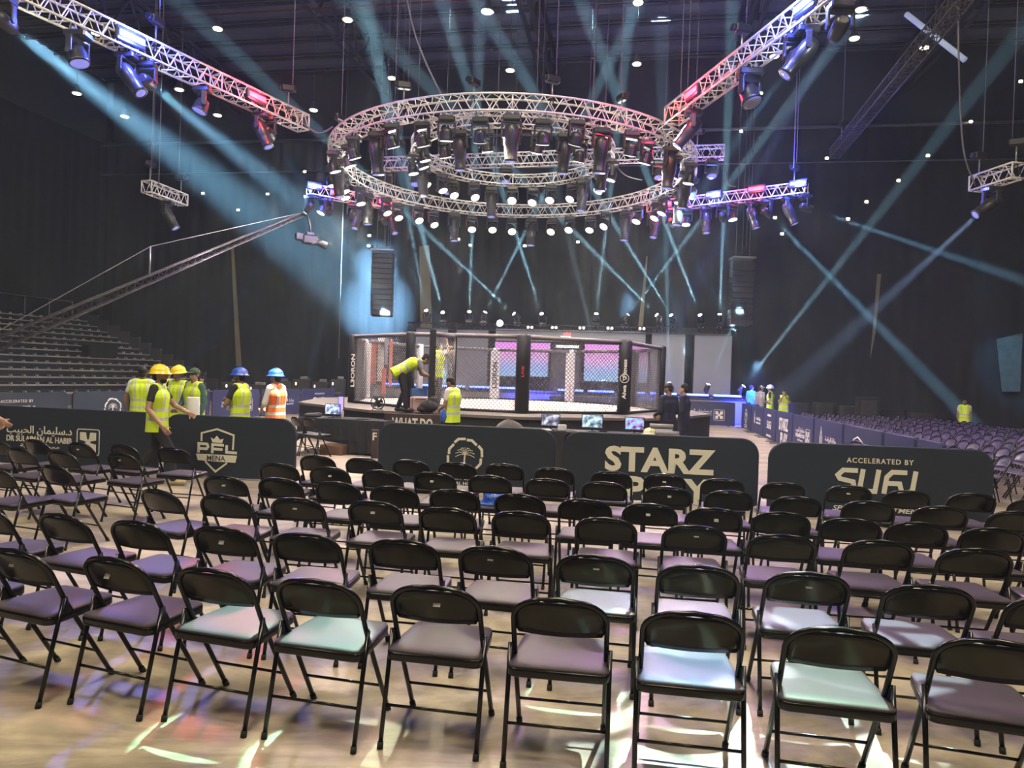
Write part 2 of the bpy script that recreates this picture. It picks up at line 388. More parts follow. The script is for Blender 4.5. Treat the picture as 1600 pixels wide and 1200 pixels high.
# ------------------------------------------------------------------ folding chairs
def arc(c, r, a0, a1, n=6):
    return [(c[0] + r * math.cos(a0 + (a1 - a0) * i / n), c[1] + r * math.sin(a0 + (a1 - a0) * i / n)) for i in range(n + 1)]
def chair_meshes(nt_=10):
    out = {}
    W = .215
    def prof(z):      # y of the main tube against height
        return .215 - .60 * z if z < .5 else (-.085 - .50 * (z - .5))
    pts = []
    for z in (0, .25, .5, .62): pts.append((-W, prof(z), z))
    rr = .15
    for a in [math.pi - math.pi / 2 * i / 7 for i in range(8)]:
        z = .775 - .105 + .105 * math.sin(a); pts.append((-W + rr + rr * math.cos(a), prof(z), z))
    pts += [(0, prof(.782), .782)]
    pts += [(-x, y, z) for x, y, z in pts[:-1][::-1]]
    out['frame'] = MB().tube(pts, .0125, nt_)
    # backrest: slightly hollow pressed sheet that follows the arch
    mb = MB(); rows = []; nz, nx = 6, 12
    for k in range(nz + 1):
        z = .595 + (.772 - .595) * k / nz
        hw = W - .006
        if z > .67:
            q = min(1, (z - .67) / .105); hw = (W - rr) + rr * math.sqrt(max(0, 1 - q * q)) - .004
        if k == 0: hw = W - .022
        rows.append([(hw * (2 * i / nx - 1), prof(z) - .030 * (1 - (2 * i / nx - 1) ** 2) + .002, z) for i in range(nx + 1)])
    front = [p for r in rows for p in r]; back = [(x, y - .007, z) for x, y, z in front]; n = nx + 1; N = len(front)
    fs = []
    for k in range(nz):
        for i in range(nx):
            a = k * n + i
            fs.append((a + 1, a, a + n, a + n + 1)); fs.append((N + a, N + a + 1, N + a + n + 1, N + a + n))
    mb.add(front + back, fs, True)
    rim = [(i, i + 1) for i in range(nx)] + [(nz * n + i + 1, nz * n + i) for i in range(nx)] + [(k * n + n + 0, k * n) for k in range(nz)] + [(k * n + nx, k * n + n + nx) for k in range(nz)]
    mb.f += [(a, b_, b_ + N, a + N) for a, b_ in rim]; mb.sm += [False] * len(rim)
    out['backrest'] = mb
    # seat pan and cushion: rounded trapezoid
    def plan(inset):
        p = []
        for cx, cy, a0 in ((.165, .185, 0), (-.165, .185, 90), (-.175, -.155, 180), (.175, -.155, 270)):
            r_ = .045; r2 = max(.012, r_ - inset); sh_ = max(0, inset - r_ + .012)
            wx = (.015 if cy < 0 else 0); gx = cx + (wx if cx > 0 else -wx); gx -= sh_ * (1 if gx > 0 else -1); gy = cy - sh_ * (1 if cy > 0 else -1)
            p += [(gx + r2 * math.cos((a0 + t) * D2R), gy + r2 * math.sin((a0 + t) * D2R)) for t in (0, 22, 45, 68, 90)]
        return p
    def slab(levels):
        m_ = MB(); n_ = 20; vs = [(x, y, z) for ins, z in levels for x, y in plan(ins)]
        fs_ = [tuple(range(n_ - 1, -1, -1)), tuple((len(levels) - 1) * n_ + i for i in range(n_))]
        for k in range(len(levels) - 1):
            for i in range(n_):
                j = (i + 1) % n_; fs_.append((k * n_ + i, k * n_ + j, (k + 1) * n_ + j, (k + 1) * n_ + i))
        m_.add(vs, fs_, True); m_.sm[0] = False; m_.sm[1] = False; return m_
    out['seat_pan'] = slab([(.004, .405), (0, .409), (0, .441), (.003, .445)])
    out['seat'] = slab([(.004, .4455), (.002, .450), (.006, .457), (.022, .462), (.05, .465), (.09, .466)])
    for s_ in (-1, 1):
        x = s_ * .232
        out['leg%d' % s_] = MB().tube([(x, -.235, .012), (x, -.11, .53)], .0115, nt_)
        out['cap%d' % s_] = MB().tube([(x, -.2385, 0), (x, -.232, .03)], .015, nt_)
        out['fcap%d' % s_] = MB().tube([(s_ * W, prof(0), 0), (s_ * W, prof(.03), .03)], .016, nt_)
        out['hinge%d' % s_] = MB().box((s_ * .224, -.095, .485), (.008, .035, .09), rx=.2)
    out['stretcher_r'] = MB().tube([(-.232, -.193, .19), (.232, -.193, .19)], .0075, 8)
    out['stretcher_f'] = MB().tube([(-W, prof(.17), .17), (W, prof(.17), .17)], .0075, 8)
    return out
CM = {}
for k, mb in chair_meshes().items():
    me = bpy.data.meshes.new('chair_' + k); me.from_pydata(mb.v, [], mb.f); me.polygons.foreach_set('use_smooth', mb.sm)
    me.materials.append({'seat': VINYL, 'cap-1': RUBBER, 'cap1': RUBBER, 'fcap-1': RUBBER, 'fcap1': RUBBER, 'hinge-1': BLKMET, 'hinge1': BLKMET}.get(k, BLACK)); CM[k] = me
FM = {}
for k, mb in chair_meshes(5).items():
    me = bpy.data.meshes.new('far_chair_' + k); me.from_pydata(mb.v, [], mb.f); me.polygons.foreach_set('use_smooth', mb.sm)
    me.materials.append(VIOLET_LIT if k in ('seat',) else mat('violet_lit_steel', (.05, .034, .085), .35, noise=.1) if k == 'backrest' else BLACK); FM[k] = me  # far copies of the black chair, violet light tinted into seat and backrest
STK = MB().box((0, 0, 0), (.034, .0015, .026)); sme = bpy.data.meshes.new('sticker'); sme.from_pydata(STK.v, [], STK.f); sme.materials.append(PAPER)
PARTS = [('frame', 'frame'), ('backrest', 'backrest'), ('seat_pan', 'seat_pan'), ('seat', 'seat'), ('leg-1', 'leg'), ('leg1', 'leg'),
         ('stretcher_r', 'stretcher'), ('stretcher_f', 'stretcher'), ('cap-1', 'foot_cap'), ('cap1', 'foot_cap'), ('fcap-1', 'foot_cap'), ('fcap1', 'foot_cap'), ('hinge-1', 'hinge'), ('hinge1', 'hinge')]
FARPARTS = [('frame', 'frame'), ('backrest', 'backrest'), ('seat', 'seat'), ('leg-1', 'leg'), ('leg1', 'leg')]
def chair(loc, rz, label, group, far=False, sticker=None, name='folding_chair'):
    t = thing(name, label, 'chair', loc, rz, group)
    for k, nm in (FARPARTS if far else PARTS):
        link(nm, (FM if far else CM)[k], None, t)
    if sticker:
        o = link('sticker', sme, None, t, (sticker[0], -.085 - .5 * .2 - .0395 + .5 * .0 + .0, .70 + sticker[1]), (-.46, 0, 0)); o['label'] = 'small white paper sticker'
    return t

ROWS = {
 1: [(-125, 843), (20, 857), (172, 870), (327, 887), (491, 904), (677, 914), (875, 934), (1085, 955), (1318, 980), (1562, 999)],
 2: [(-28, 790), (92, 802), (210, 813), (345, 822), (475, 832), (628, 842), (772, 853), (930, 866), (1093, 882), (1266, 893), (1457, 913), (1655, 932)],
 3: [(-12, 730), (82, 726), (245, 764), (348, 772), (462, 777), (583, 782), (697, 792), (813, 798), (947, 808), (1087, 820), (1225, 834), (1378, 843), (1530, 856), (1690, 868)],
 4: [(27, 699), (92, 704), (187, 707), (348, 743), (435, 746), (525, 752), (614, 759), (709, 764), (811, 771), (914, 779), (1016, 786), (1117, 793), (1223, 799), (1332, 809), (1437, 815), (1556, 824)],
 5: [(-6, 688), (433, 723), (513, 729), (595, 734), (678, 737), (764, 742), (855, 747), (944, 752), (1044, 760), (1141, 766), (1247, 775), (1360, 782), (1473, 790), (1592, 798)],
 6: [(52, 686), (122, 691), (190, 694), (268, 699), (494, 711), (567, 715), (640, 718), (713, 722), (788, 724), (866, 730), (956, 736), (1039, 740), (1130, 747), (1225, 753), (1329, 758), (1420, 766), (1522, 770), (1620, 779)],
}
STICK = {1: [1, 2, 5], 2: [3, 6, 7, 9], 3: [4, 5, 9], 4: [2, 3, 10, 11], 5: [2, 8, 4], 6: [1, 11, 14]}
ORD = 'first second third fourth fifth sixth seventh eighth ninth tenth eleventh twelfth thirteenth fourteenth fifteenth sixteenth seventeenth eighteenth nineteenth twentieth'.split()
ROWN = {1: 'front row', 2: 'second row', 3: 'third row', 4: 'fourth row', 5: 'fifth row', 6: 'last row by the barriers'}
TINT = {(1, 3): 'with a mint lit seat', (1, 4): 'with a green lit seat', (1, 7): 'with a sky blue lit seat', (1, 8): 'with a pale green lit seat', (2, 8): 'with a green glow on its back', (2, 3): 'with pink lit seat'}
rc = random.Random(3)
CHAIRS = []
for r, lst in ROWS.items():
    seen = [i for i, q in enumerate(lst) if -20 < q[0] < 1640]
    for i, (px, py) in enumerate(lst):
        p = atZ(px, py, .792)
        left = (r >= 3 and px < 260) or (r in (4, 5) and px < 200)
        hd = (-10 if not left else -22) + rc.uniform(-2.5, 2.5)
        if r == 1: hd = [-20, -20, -19, -16, -13, -10, -8, -9, -11, -16][i]
        if r == 2 and i < 4: hd = -22 + i * 3
        rz = hd * D2R
        c = p - Matrix.Rotation(rz, 3, 'Z') @ V((0, -.225, 0)); c.z = 0
        k = seen.index(i) + 1 if i in seen else 1
        st = i in STICK[r]
        if r == 3 and i == 1: st = False
        lab = 'black folding chair %s%s, %s from left in %s' % (TINT.get((r, i), ''), ' with paper sticker' if st else '', ORD[k - 1], ROWN[r])
        lab = lab.replace('chair  ', 'chair ').replace('chair ,', 'chair,')
        if i not in seen: lab = 'black folding chair cut off at the %s photo edge in %s' % ('left' if px < 800 else 'right', ROWN[r])
        t = chair(c, rz, lab, 'black folding chairs in rows before the barriers', sticker=(rc.uniform(-.02, .02), rc.uniform(-.01, .02)) if st else None)
        CHAIRS.append((r, i, c, rz))

# ------------------------------------------------------------------ lettering and emblems
def flatten(mb, pts2, t=.004, y=0):
    pass
def text_part(parent, body, cx, cz, width=None, height=None, m=None, bold=0, shear=0, y=-.04, t=.006, name='lettering', rot=0, spacing=1, flip=False):
    cu = bpy.data.curves.new(name, 'FONT'); cu.body = body; cu.offset = bold; cu.shear = shear; cu.space_character = spacing
    cu.align_x = 'CENTER'; cu.extrude = 0; cu.resolution_u = 3
    tmp = bpy.data.objects.new('tmp', cu); COL.objects.link(tmp)
    dg = bpy.context.evaluated_depsgraph_get(); me0 = bpy.data.meshes.new_from_object(tmp.evaluated_get(dg))
    bpy.data.objects.remove(tmp); bpy.data.curves.remove(cu)
    xs = [v.co.x for v in me0.vertices]; ys = [v.co.y for v in me0.vertices]
    if not xs: return None
    w0, h0 = max(xs) - min(xs), max(ys) - min(ys); mx, my = (max(xs) + min(xs)) / 2, (max(ys) + min(ys)) / 2
    sx = width / w0 if width else None; sy = height / h0 if height else None
    sx = sx or sy; sy = sy or sx
    c, s_ = math.cos(rot), math.sin(rot)
    bm = bmesh.new(); bm.from_mesh(me0)
    for v in bm.verts:
        a, b_ = (v.co.x - mx) * sx, (v.co.y - my) * sy
        v.co = (cx + a * c - b_ * s_, y, cz + a * s_ + b_ * c)
    r = bmesh.ops.extrude_face_region(bm, geom=bm.faces[:])
    bmesh.ops.translate(bm, verts=[g for g in r['geom'] if isinstance(g, bmesh.types.BMVert)], vec=(0, t if y < 0 else -t, 0))
    bmesh.ops.recalc_face_normals(bm, faces=bm.faces)
    for fc in bm.faces: fc.smooth = False
    bm.to_mesh(me0); bm.free(); me0.name = name
    me0.materials.clear(); return link(name, me0, m or WHITEINK, parent)
WHITEINK = mat('white_print', (.72, .70, .62), .6, noise=.05, scale=20)
def strokes(mb, lines, w_, cx=0, cz=0, s=1, t=.006, y=-.037, closed=False):
    for ln in lines:
        cl = closed; P = [V((cx + p[0] * s, cz + p[1] * s)) for p in ln]; n = len(P); L_, R_ = [], []
        for i in range(n):
            a = P[i - 1] if (i > 0 or cl) else None; b_ = P[(i + 1) % n] if (i < n - 1 or cl) else None
            d1 = (P[i] - a).normalized() if a is not None else None; d2 = (b_ - P[i]).normalized() if b_ is not None else None
            if d1 is None: d1 = d2
            if d2 is None: d2 = d1
            n1 = V((-d1.y, d1.x)); n2_ = V((-d2.y, d2.x)); m_ = (n1 + n2_)
            m_ = m_.normalized() if m_.length > 1e-4 else n1
            k = min(2.2, 1 / max(.3, m_.dot(n1))) * w_ / 2
            L_.append(P[i] + m_ * k); R_.append(P[i] - m_ * k)
        vs = []
        for i in range(n):
            vs += [(L_[i].x, y, L_[i].y), (R_[i].x, y, R_[i].y), (L_[i].x, y + t, L_[i].y), (R_[i].x, y + t, R_[i].y)]
        fs = []
        for i in range(n if cl else n - 1):
            a, b_ = 4 * i, 4 * ((i + 1) % n)
            fs += [(a, b_, b_ + 1, a + 1), (a + 2, a + 3, b_ + 3, b_ + 2), (a, a + 2, b_ + 2, b_), (a + 1, b_ + 1, b_ + 3, a + 3)]
        if not cl: fs += [(0, 1, 3, 2), (4 * n - 4, 4 * n - 2, 4 * n - 1, 4 * n - 3)]
        mb.add(vs, fs)
    return mb
def emblem_shield(par, cx, cz, s, dark):
    mb = MB()
    f = lambda X, Z: ((X - 800) / 340, (862 - Z) / 340)
    strokes(mb, [[f(670, 792), f(670, 728), f(800, 692), f(942, 735), f(938, 850)], [f(705, 950), f(795, 1030), f(892, 956)]], .040 * s, cx, cz, s)
    crown = [f(765, 798), f(750, 760), f(775, 775), f(800, 745), f(828, 775), f(858, 765), f(845, 800)]
    mb.prism([(cx + a * s, cz + b_ * s) for a, b_ in crown][::-1], .006, Matrix.Translation((0, -.037, 0)))
    # P F L block letters
    strokes(mb, [[f(648, 885), f(648, 812), f(720, 814), f(728, 835), f(715, 852), f(660, 852)], [f(765, 885), f(765, 815), f(860, 818)], [f(765, 850), f(850, 852)],
                 [f(885, 815), f(885, 872), f(972, 874)]], .06 * s, cx, cz, s)
    ban = [f(628, 893), f(975, 895), f(962, 952), f(645, 945)]
    mb.prism([(cx + a * s, cz + b_ * s) for a, b_ in ban][::-1], .006, Matrix.Translation((0, -.037, 0)))
    o = mb.build('emblem', WHITEINK, par); o['label'] = 'white shield emblem with crown and letters'
    text_part(par, 'MENA', cx, cz + s * f(0, 922)[1], height=.12 * s, m=dark, bold=.012, y=-.044)
def emblem_palm(par, cx, cz, s):
    mb = MB()
    for i in range(8):
        a = (i + .5) * math.pi / 4; r_ = .36 if i % 2 else .38
        p = [(r_ * math.cos(a - .40), r_ * math.sin(a - .40)), (r_ * math.cos(a) * 1.06, r_ * math.sin(a) * 1.06), (r_ * math.cos(a + .30), r_ * math.sin(a + .30))]
        strokes(mb, [p], .055 * s, cx, cz, s)
    strokes(mb, [[(0, -.24), (-.01, -.1), (0, .06)]], .035 * s, cx, cz, s)
    for i in range(9):
        a = math.pi * (i - .5) / 7; q = .22
        strokes(mb, [[(0, .04), (q * .55 * math.cos(a), .06 + q * .62 * math.sin(a)), (q * 1.0 * math.cos(a), .02 + q * .75 * math.sin(a))]], .013 * s, cx, cz, s)
    mb.build('emblem', WHITEINK, par)['label'] = 'white palm tree emblem in a broken ring'
def emblem_cross(par, cx, cz, s):
    mb = MB(); q = []
    for sx_, sz_, a0 in ((1, 1, 0), (-1, 1, 90), (-1, -1, 180), (1, -1, 270)):
        q += [(sx_ * .42 + .08 * math.cos((a0 + t) * D2R), sz_ * .42 + .08 * math.sin((a0 + t) * D2R)) for t in (0, 30, 60, 90)]
    strokes(mb, [q], .035 * s, cx, cz, s, closed=True)
    for sx_, sz_ in ((1, 1), (-1, 1), (-1, -1), (1, -1)):
        mb.prism([(cx + a * s, cz + b_ * s) for a, b_ in ((sx_ * .03, sz_ * .02), (sx_ * .36, sz_ * .08), (sx_ * .36, sz_ * .38), (sx_ * .10, sz_ * .38))], .006, Matrix.Translation((0, -.037, 0)))
    mb.prism([(cx + a * s, cz + b_ * s) for a, b_ in ((.12, 0), (0, .12), (-.12, 0), (0, -.12))], .006, Matrix.Translation((0, -.037, 0)))
    mb.build('emblem', WHITEINK, par)['label'] = 'white four lobed emblem in a rounded square'
def logo_surj(par, cx, cz, s, sub=True):
    mb = MB(); k = .14
    def g(x0, pts): return [(x0 + x_ + k * z, z) for x_, z in pts]
    L_ = [g(-.95, [(.42, .42), (.1, .42), (.0, .30), (.06, .22), (.36, .16), (.40, .04), (.32, -.04), (-.04, -.04)]),
          g(-.42, [(.0, .46), (.0, .06), (.08, -.04), (.34, -.04), (.34, .46)]), g(.12, [(.0, -.08), (.0, .30), (.1, .42), (.42, .42)]), g(.12, [(.04, .16), (.3, .16), (.4, -.08)]),
          g(.72, [(.0, .46), (.0, .04), (-.08, -.06), (-.2, -.06)])]
    strokes(mb, [[(a * s, b_ * s) for a, b_ in l] for l in L_], .105 * s, cx + .0, cz, 1)
    mb.build('emblem', WHITEINK, par)['label'] = 'angular white company lettering'
AR_HABIB = '\uFE90\uFEF4\uFE92\uFEA4\uFEDF\uFE8D \uFEE5\uFE8E\uFEE4\uFEF4\uFEE0\uFEB3.\uFEA9'
AR_SPORT = '\uFE94\uFEBF\uFE8E\uFEF3\uFEAE\uFEDF\uFE8D \uFE93\uFEAD\uFE8D\uFEAF\uFEED'
def deco(par, kind, L, dark, Hh=1.0):
    tp = text_part
    if kind == 'starz':
        tp(par, 'STARZ', 0, .63, width=.55 * L, height=.37, bold=.038); tp(par, 'PLAY', .05 * L, .20, width=.42 * L, height=.37, bold=.038)
    elif kind == 'surj':
        tp(par, 'ACCELERATED BY', 0, .79, width=.29 * L, height=.07, bold=.012, spacing=1.2)
        logo_surj(par, 0, .40, min(.62, L * .2)); tp(par, 'SPORTS INVESTMENT', 0, .13, width=.40 * L, height=.07, bold=.015, shear=.25)
    elif kind == 'pfl': emblem_shield(par, -.2 if L < 2.4 else 0, .45, .68, dark)
    elif kind == 'palm':
        emblem_palm(par, 0, .53, .70); tp(par, '\uFE8E\uFEE4\uFEE8\uFEB4\uFEDF\uFE8D \uFE90\uFEF4\uFE92\uFEA4\uFEDF\uFE8D', 0, .19, width=.26 * L, height=.08); tp(par, 'DENTAL HOSPITAL', 0, .11, width=.24 * L, height=.05, bold=.02)
    elif kind == 'habib':
        w_ = min(.44 * L, 1.27); x = 0 if L > 3 else -.10 * L
        tp(par, AR_HABIB, x, .60, width=w_, height=.17, bold=.01); tp(par, 'DR SULAIMAN AL HABIB', x, .46, width=w_, height=.10, bold=.012)
        tp(par, '\uFE94\uFEF4\uFE92\uFEC3 \uFE94\uFECB\uFEEE\uFEE4\uFEA0\uFEE3', x + .02, .34, width=w_ * .6, height=.07, bold=.005)
        emblem_cross(par, x + w_ / 2 + .31, .46, .42)
    elif kind == 'sport':
        mb = MB(); strokes(mb, [[(-.07, -.15), (-.1, 0), (0, .2), (.1, 0), (.07, -.15)], [(0, .2), (0, .28)], [(0, -.18), (0, .05)]], .03, -.25 * min(L, 2), .55, 1)
        mb.build('emblem', WHITEINK, par); tp(par, AR_SPORT, .12 * L, .56, width=.36 * L, height=.15, bold=.01); tp(par, 'MINISTRY OF SPORT', .12 * L, .42, width=.36 * L, height=.06)
NAVY = mat('navy_cover', (.010, .019, .038), .62, noise=.12, scale=2, bump=.25)
NAVY2 = mat('navy_cover_print', (.022, .030, .042), .62, noise=.05)
BLUEC = mat('blue_cover', (.022, .025, .085), .6, noise=.12, scale=2, bump=.25)
def barrier(a, b, kind, label, m=NAVY, group=None, h=1.0, rad=.16):
    a, b = V(a), V(b); a.z = b.z = 0; d = b - a; L = d.length; rz = math.atan2(d.y, d.x)
    t = thing('barrier', label, 'barrier', (a + b) / 2, rz, group)
    hw = L / 2 - .03; pts = [(-hw, .03), (hw, .03)]
    pts += [(hw - rad + rad * math.cos(q * D2R), h - rad + rad * math.sin(q * D2R)) for q in (0, 15, 30, 45, 60, 75, 90)]
    pts += [(-hw + rad + rad * math.cos(q * D2R), h - rad + rad * math.sin(q * D2R)) for q in (90, 105, 120, 135, 150, 165, 180)]
    mb = MB(); n = len(pts)
    rings = []
    for y_, ins in ((-.030, .012), (-.018, 0), (.018, 0), (.030, .012)):
        rings += [(x * (1 - ins / hw), y_, .03 + (z - .03) * (1 - ins / h)) for x, z in pts]
    fs = [tuple(range(n)), tuple(range(4 * n - 1, 3 * n - 1, -1))]
    for k in range(3): fs += [(k * n + i, (k + 1) * n + i, (k + 1) * n + (i + 1) % n, k * n + (i + 1) % n) for i in range(n)]
    mb.add(rings, fs); c = mb.build('cover', m, t)
    for x in (-hw + .25, hw - .25): MB().box((x, 0, .012), (.06, .5, .024)).build('foot', BLKMET, t)
    deco(t, kind, L, NAVY2)
    return t
G_NEAR = 'logo barriers behind the front rows'
def gp(px, py): return atZ(px, py, 1.0)
for (x0, y0, x1, y1, k, lab) in (
    (-110, 628, 252, 645, 'habib', 'dark barrier with white hospital lettering and four lobed emblem at the left edge'),
    (256, 646, 467, 655, 'pfl', 'dark barrier with the white crowned shield emblem'),
    (590, 659, 872, 671, 'palm', 'dark barrier with the white palm tree emblem'),
    (878, 673, 1190, 686, 'starz', 'dark barrier with big white STARZ PLAY lettering'),
    (1198, 689, 1557, 704, 'surj', 'dark barrier reading ACCELERATED BY above angular white letters')):
    barrier(gp(x0, y0), gp(x1, y1), k, lab, group=G_NEAR, rad=.24)
# right hand line of blue barriers, from the far corner towards the viewer
RB = [V((6.42, 10.45, 0)), V((6.6, 11.5, 0)), V((6.8, 12.9, 0)), V((7.15, 15.2, 0)), V((7.5, 17.5, 0)), V((7.85, 19.7, 0)), V((8.2, 21.9, 0)), V((8.6, 24.1, 0)), V((9.0, 26.5, 0)), V((9.4, 28.9, 0))]
RK = [('blank', 'plain'), ('blank', 'violet'), ('pfl', 'shield emblem'), ('sport', 'Arabic sports ministry lettering'), ('habib', 'hospital lettering'), ('starz', 'STARZ PLAY lettering'), ('surj', 'angular four letter logo'), ('sport', 'leaf emblem'), ('palm', 'palm emblem')]
for i in range(9):
    a, b = RB[i + 1], RB[i]
    a2 = a + (b - a).normalized() * .03; b2 = b - (b - a).normalized() * .03
    lab = {0: 'violet lit blank barrier nearest the viewer in the right hand line', 1: 'blank blue barrier with a pale end in the right hand line'}.get(i, 'blue barrier with %s, %s from the corner of the right line' % (RK[i][1], ORD[8 - i]))
    barrier(a2, b2, RK[i][0], lab, BLUEC, 'barriers along the right hand seating', 1.0, .05)
# far corner towards the stage
FB = [V((9.3, 29.3, 0)) - VX * 2.6 * i for i in range(4)]
for i in range(3):
    barrier(FB[i + 1], FB[i] - VX * .03, ('habib', 'surj', 'blank')[i], 'blue barrier %s below the stage' % ('with hospital lettering at the far corner', 'with angular logo behind two dark suited people', 'hidden mostly by the cage')[i], BLUEC, 'barriers below the stage', 1.0, .05)
# left hand line
LBp = [V((-13.2, 13.0, 0)), V((-12.35, 15.7, 0)), V((-11.5, 18.5, 0)), V((-10.7, 21.0, 0)), V((-9.95, 23.5, 0)), V((-9.2, 26.0, 0)), V((-8.45, 28.5, 0)), V((-7.7, 31, 0))]
LK = [('blank', 'blank dark barrier cut off at the left edge of the left hand line'), ('surj', 'dark barrier reading ACCELERATED BY in front of the tiers'), ('palm', 'dark barrier with palm emblem behind the walking man'), ('pfl', 'blue barrier with shield emblem between the vested men'),
      ('habib', 'blue barrier with hospital lettering behind the blue helmets'), ('sport', 'blue barrier with Arabic sports lettering right of the orange vest'), ('surj', 'blue barrier with angular logo behind the black table')]
LK = LK[:1] + LK[1:]
for i, (k, lab) in enumerate(LK):
    a, b = LBp[i], LBp[i + 1]; u = (b - a).normalized() * .04
    barrier(a + u, b - u, k, lab, NAVY if i < 3 else BLUEC, 'barriers before the left hand tiers', 1.0, .12)

# ------------------------------------------------------------------ fighting cage on its platform
PZ = .90; NS = 10; A0 = -90 * D2R + 5.6 * D2R; CR = 4.6
def pv(i, r=CR, z=0):
    a = A0 + i * 2 * math.pi / NS; return CAGE + V((r * math.cos(a), r * math.sin(a), z))
cage = thing('fighting_cage', 'ten sided wire mesh fighting cage on a raised platform', 'cage', CAGE)
L2 = lambda p: V(p) - CAGE
def cpart(mb, name, m, label=None, parent=None):
    mb.v = [tuple(V(v) - CAGE) for v in mb.v]
    o = mb.build(name, m, cage if parent is None else parent)
    if label: o['label'] = label
    return o
def poly_prism(r, z0, z1):
    mb = MB(); vs = [pv(i, r, z0) for i in range(NS)] + [pv(i, r, z1) for i in range(NS)]
    mb.add(vs, [tuple(range(NS - 1, -1, -1)), tuple(range(NS, 2 * NS))] + [(i, (i + 1) % NS, (i + 1) % NS + NS, i + NS) for i in range(NS)]); return mb
SKIRT = mat('stage_skirt', (.014, .014, .018), .85, noise=.3, scale=3, bump=.3)
DECKM = mat('apron_deck', (.16, .14, .13), .6, noise=.3, scale=3)
cpart(poly_prism(6.0, 0, PZ - .06), 'platform_skirt', SKIRT)
cpart(poly_prism(6.05, PZ - .06, PZ), 'platform_deck', DECKM)
cpart(poly_prism(4.5, PZ, PZ + .025), 'canvas', mat('canvas', (.80, .74, .63), .7, noise=.06, scale=3), 'cream canvas cage floor')
PAD = mat('pad_black', (.018, .018, .022), .5, noise=.2, bump=.15)
PADW = mat('pad_white', (.78, .76, .72), .55, noise=.05)
WIRE = mat('fence_wire', (.17, .16, .17), .4, .3, noise=.2)
RAILP = mat('rail_pad', (.15, .13, .14), .5, noise=.2)
TOPZ = PZ + 1.83
def fence(a, b, z0, z1, cell=.10, r=.006):
    mb = MB(); d = b - a; L = V((d.x, d.y, 0)).length; u = V((d.x, d.y, 0)).normalized(); nrm = V((-u.y, u.x, 0)); Hh = z1 - z0
    n = int((L + Hh) / cell)
    for sgn in (1, -1):
        for i in range(n + 1):
            s0 = i * cell - Hh
            # line x = s0 + z  (z from 0..H), clipped to 0..L
            zlo = max(0, -s0); zhi = min(Hh, L - s0)
            if zhi - zlo < .02: continue
            x0_, x1_ = s0 + zlo, s0 + zhi
            if sgn < 0: x0_, x1_ = L - x0_, L - x1_
            p0 = a + u * x0_; p1 = a + u * x1_; p0.z = z0 + zlo; p1.z = z0 + zhi
            off = nrm * (.003 * sgn); p0 += off; p1 += off
            w1 = nrm * r; dd = (p1 - p0).normalized(); w2 = dd.cross(nrm) * r
            mb.add([p0 + w1, p0 - w1 * .5 + w2, p0 - w1 * .5 - w2, p1 + w1, p1 - w1 * .5 + w2, p1 - w1 * .5 - w2], [(0, 1, 4, 3), (1, 2, 5, 4), (2, 0, 3, 5)])
    return mb
def lerp(a, b, t): return a + (b - a) * t
DOOR_T = .40   # doorway on side 9 (between vertices 9 and 0), measured from vertex 9
for i in range(NS):
    a, b = pv(i), pv(i + 1); near = i in (9, 0, 1, 2, 8)
    a = V((a.x, a.y, 0)); b = V((b.x, b.y, 0))
    # post with pad
    mb = MB(); r_ = .17 if i in (0, 1) else .12
    ang = A0 + i * 2 * math.pi / NS
    prof_ = []
    mb.lathe([(r_, PZ + .02), (r_, TOPZ + .02), (r_ * .8, TOPZ + .07)], 10, Matrix.Translation(a))
    white = i in (4, 5, 6, 7)
    pad = cpart(mb, 'post_pad', PADW if white else PAD, 'white corner pad' if white else None)
    if i == 9:
        aa = lerp(a, b, DOOR_T)
        cpart(MB().box(aa + V((0, 0, PZ + .92)), (.1, .1, 1.84)), 'door_post', PAD)
        cpart(fence(aa, b, PZ + .05, TOPZ - .05), 'mesh_fence', WIRE)
        cpart(MB().tube([aa + V((0, 0, TOPZ)), b + V((0, 0, TOPZ))], .055, 8), 'top_rail', RAILP)
        cpart(MB().tube([aa + V((0, 0, PZ + .04)), b + V((0, 0, PZ + .04))], .035, 8), 'bottom_rail', PAD)
        cpart(MB().tube([a + V((0, 0, TOPZ)), aa + V((0, 0, TOPZ))], .055, 8), 'top_rail', RAILP)
        fe = V((-1.83, 16.15, 0)); bx = aa + (fe - aa) * .02
        g = MB(); g.box(fe + V((0, 0, PZ + .95)), (.13, .11, 1.86), rz=.3); gate = cpart(g, 'gate', PAD, 'open cage door swung outwards')
        gm = MB().tube([bx + V((0, 0, TOPZ - .03)), fe + V((0, 0, TOPZ - .03))], .05, 8); gm.tube([bx + V((0, 0, PZ + .08)), fe + V((0, 0, PZ + .08))], .04, 8); gm.tube([bx + V((0, 0, PZ + .05)), bx + V((0, 0, TOPZ - .05))], .04, 8)
        gm.v = [tuple(V(v) - CAGE) for v in gm.v]; gm.build('gate_rail', RAILP, gate)
        gf = fence(bx, fe, PZ + .1, TOPZ - .08); gf.v = [tuple(V(v) - CAGE) for v in gf.v]; gf.build('gate_mesh', WIRE, gate)
    else:
        cpart(fence(a, b, PZ + .05, TOPZ - .05, .10), 'mesh_fence', WIRE)
        cpart(MB().tube([a + V((0, 0, TOPZ)), b + V((0, 0, TOPZ))], .055, 8), 'top_rail', RAILP)
        cpart(MB().tube([a + V((0, 0, PZ + .04)), b + V((0, 0, PZ + .04))], .035, 8), 'bottom_rail', PAD)
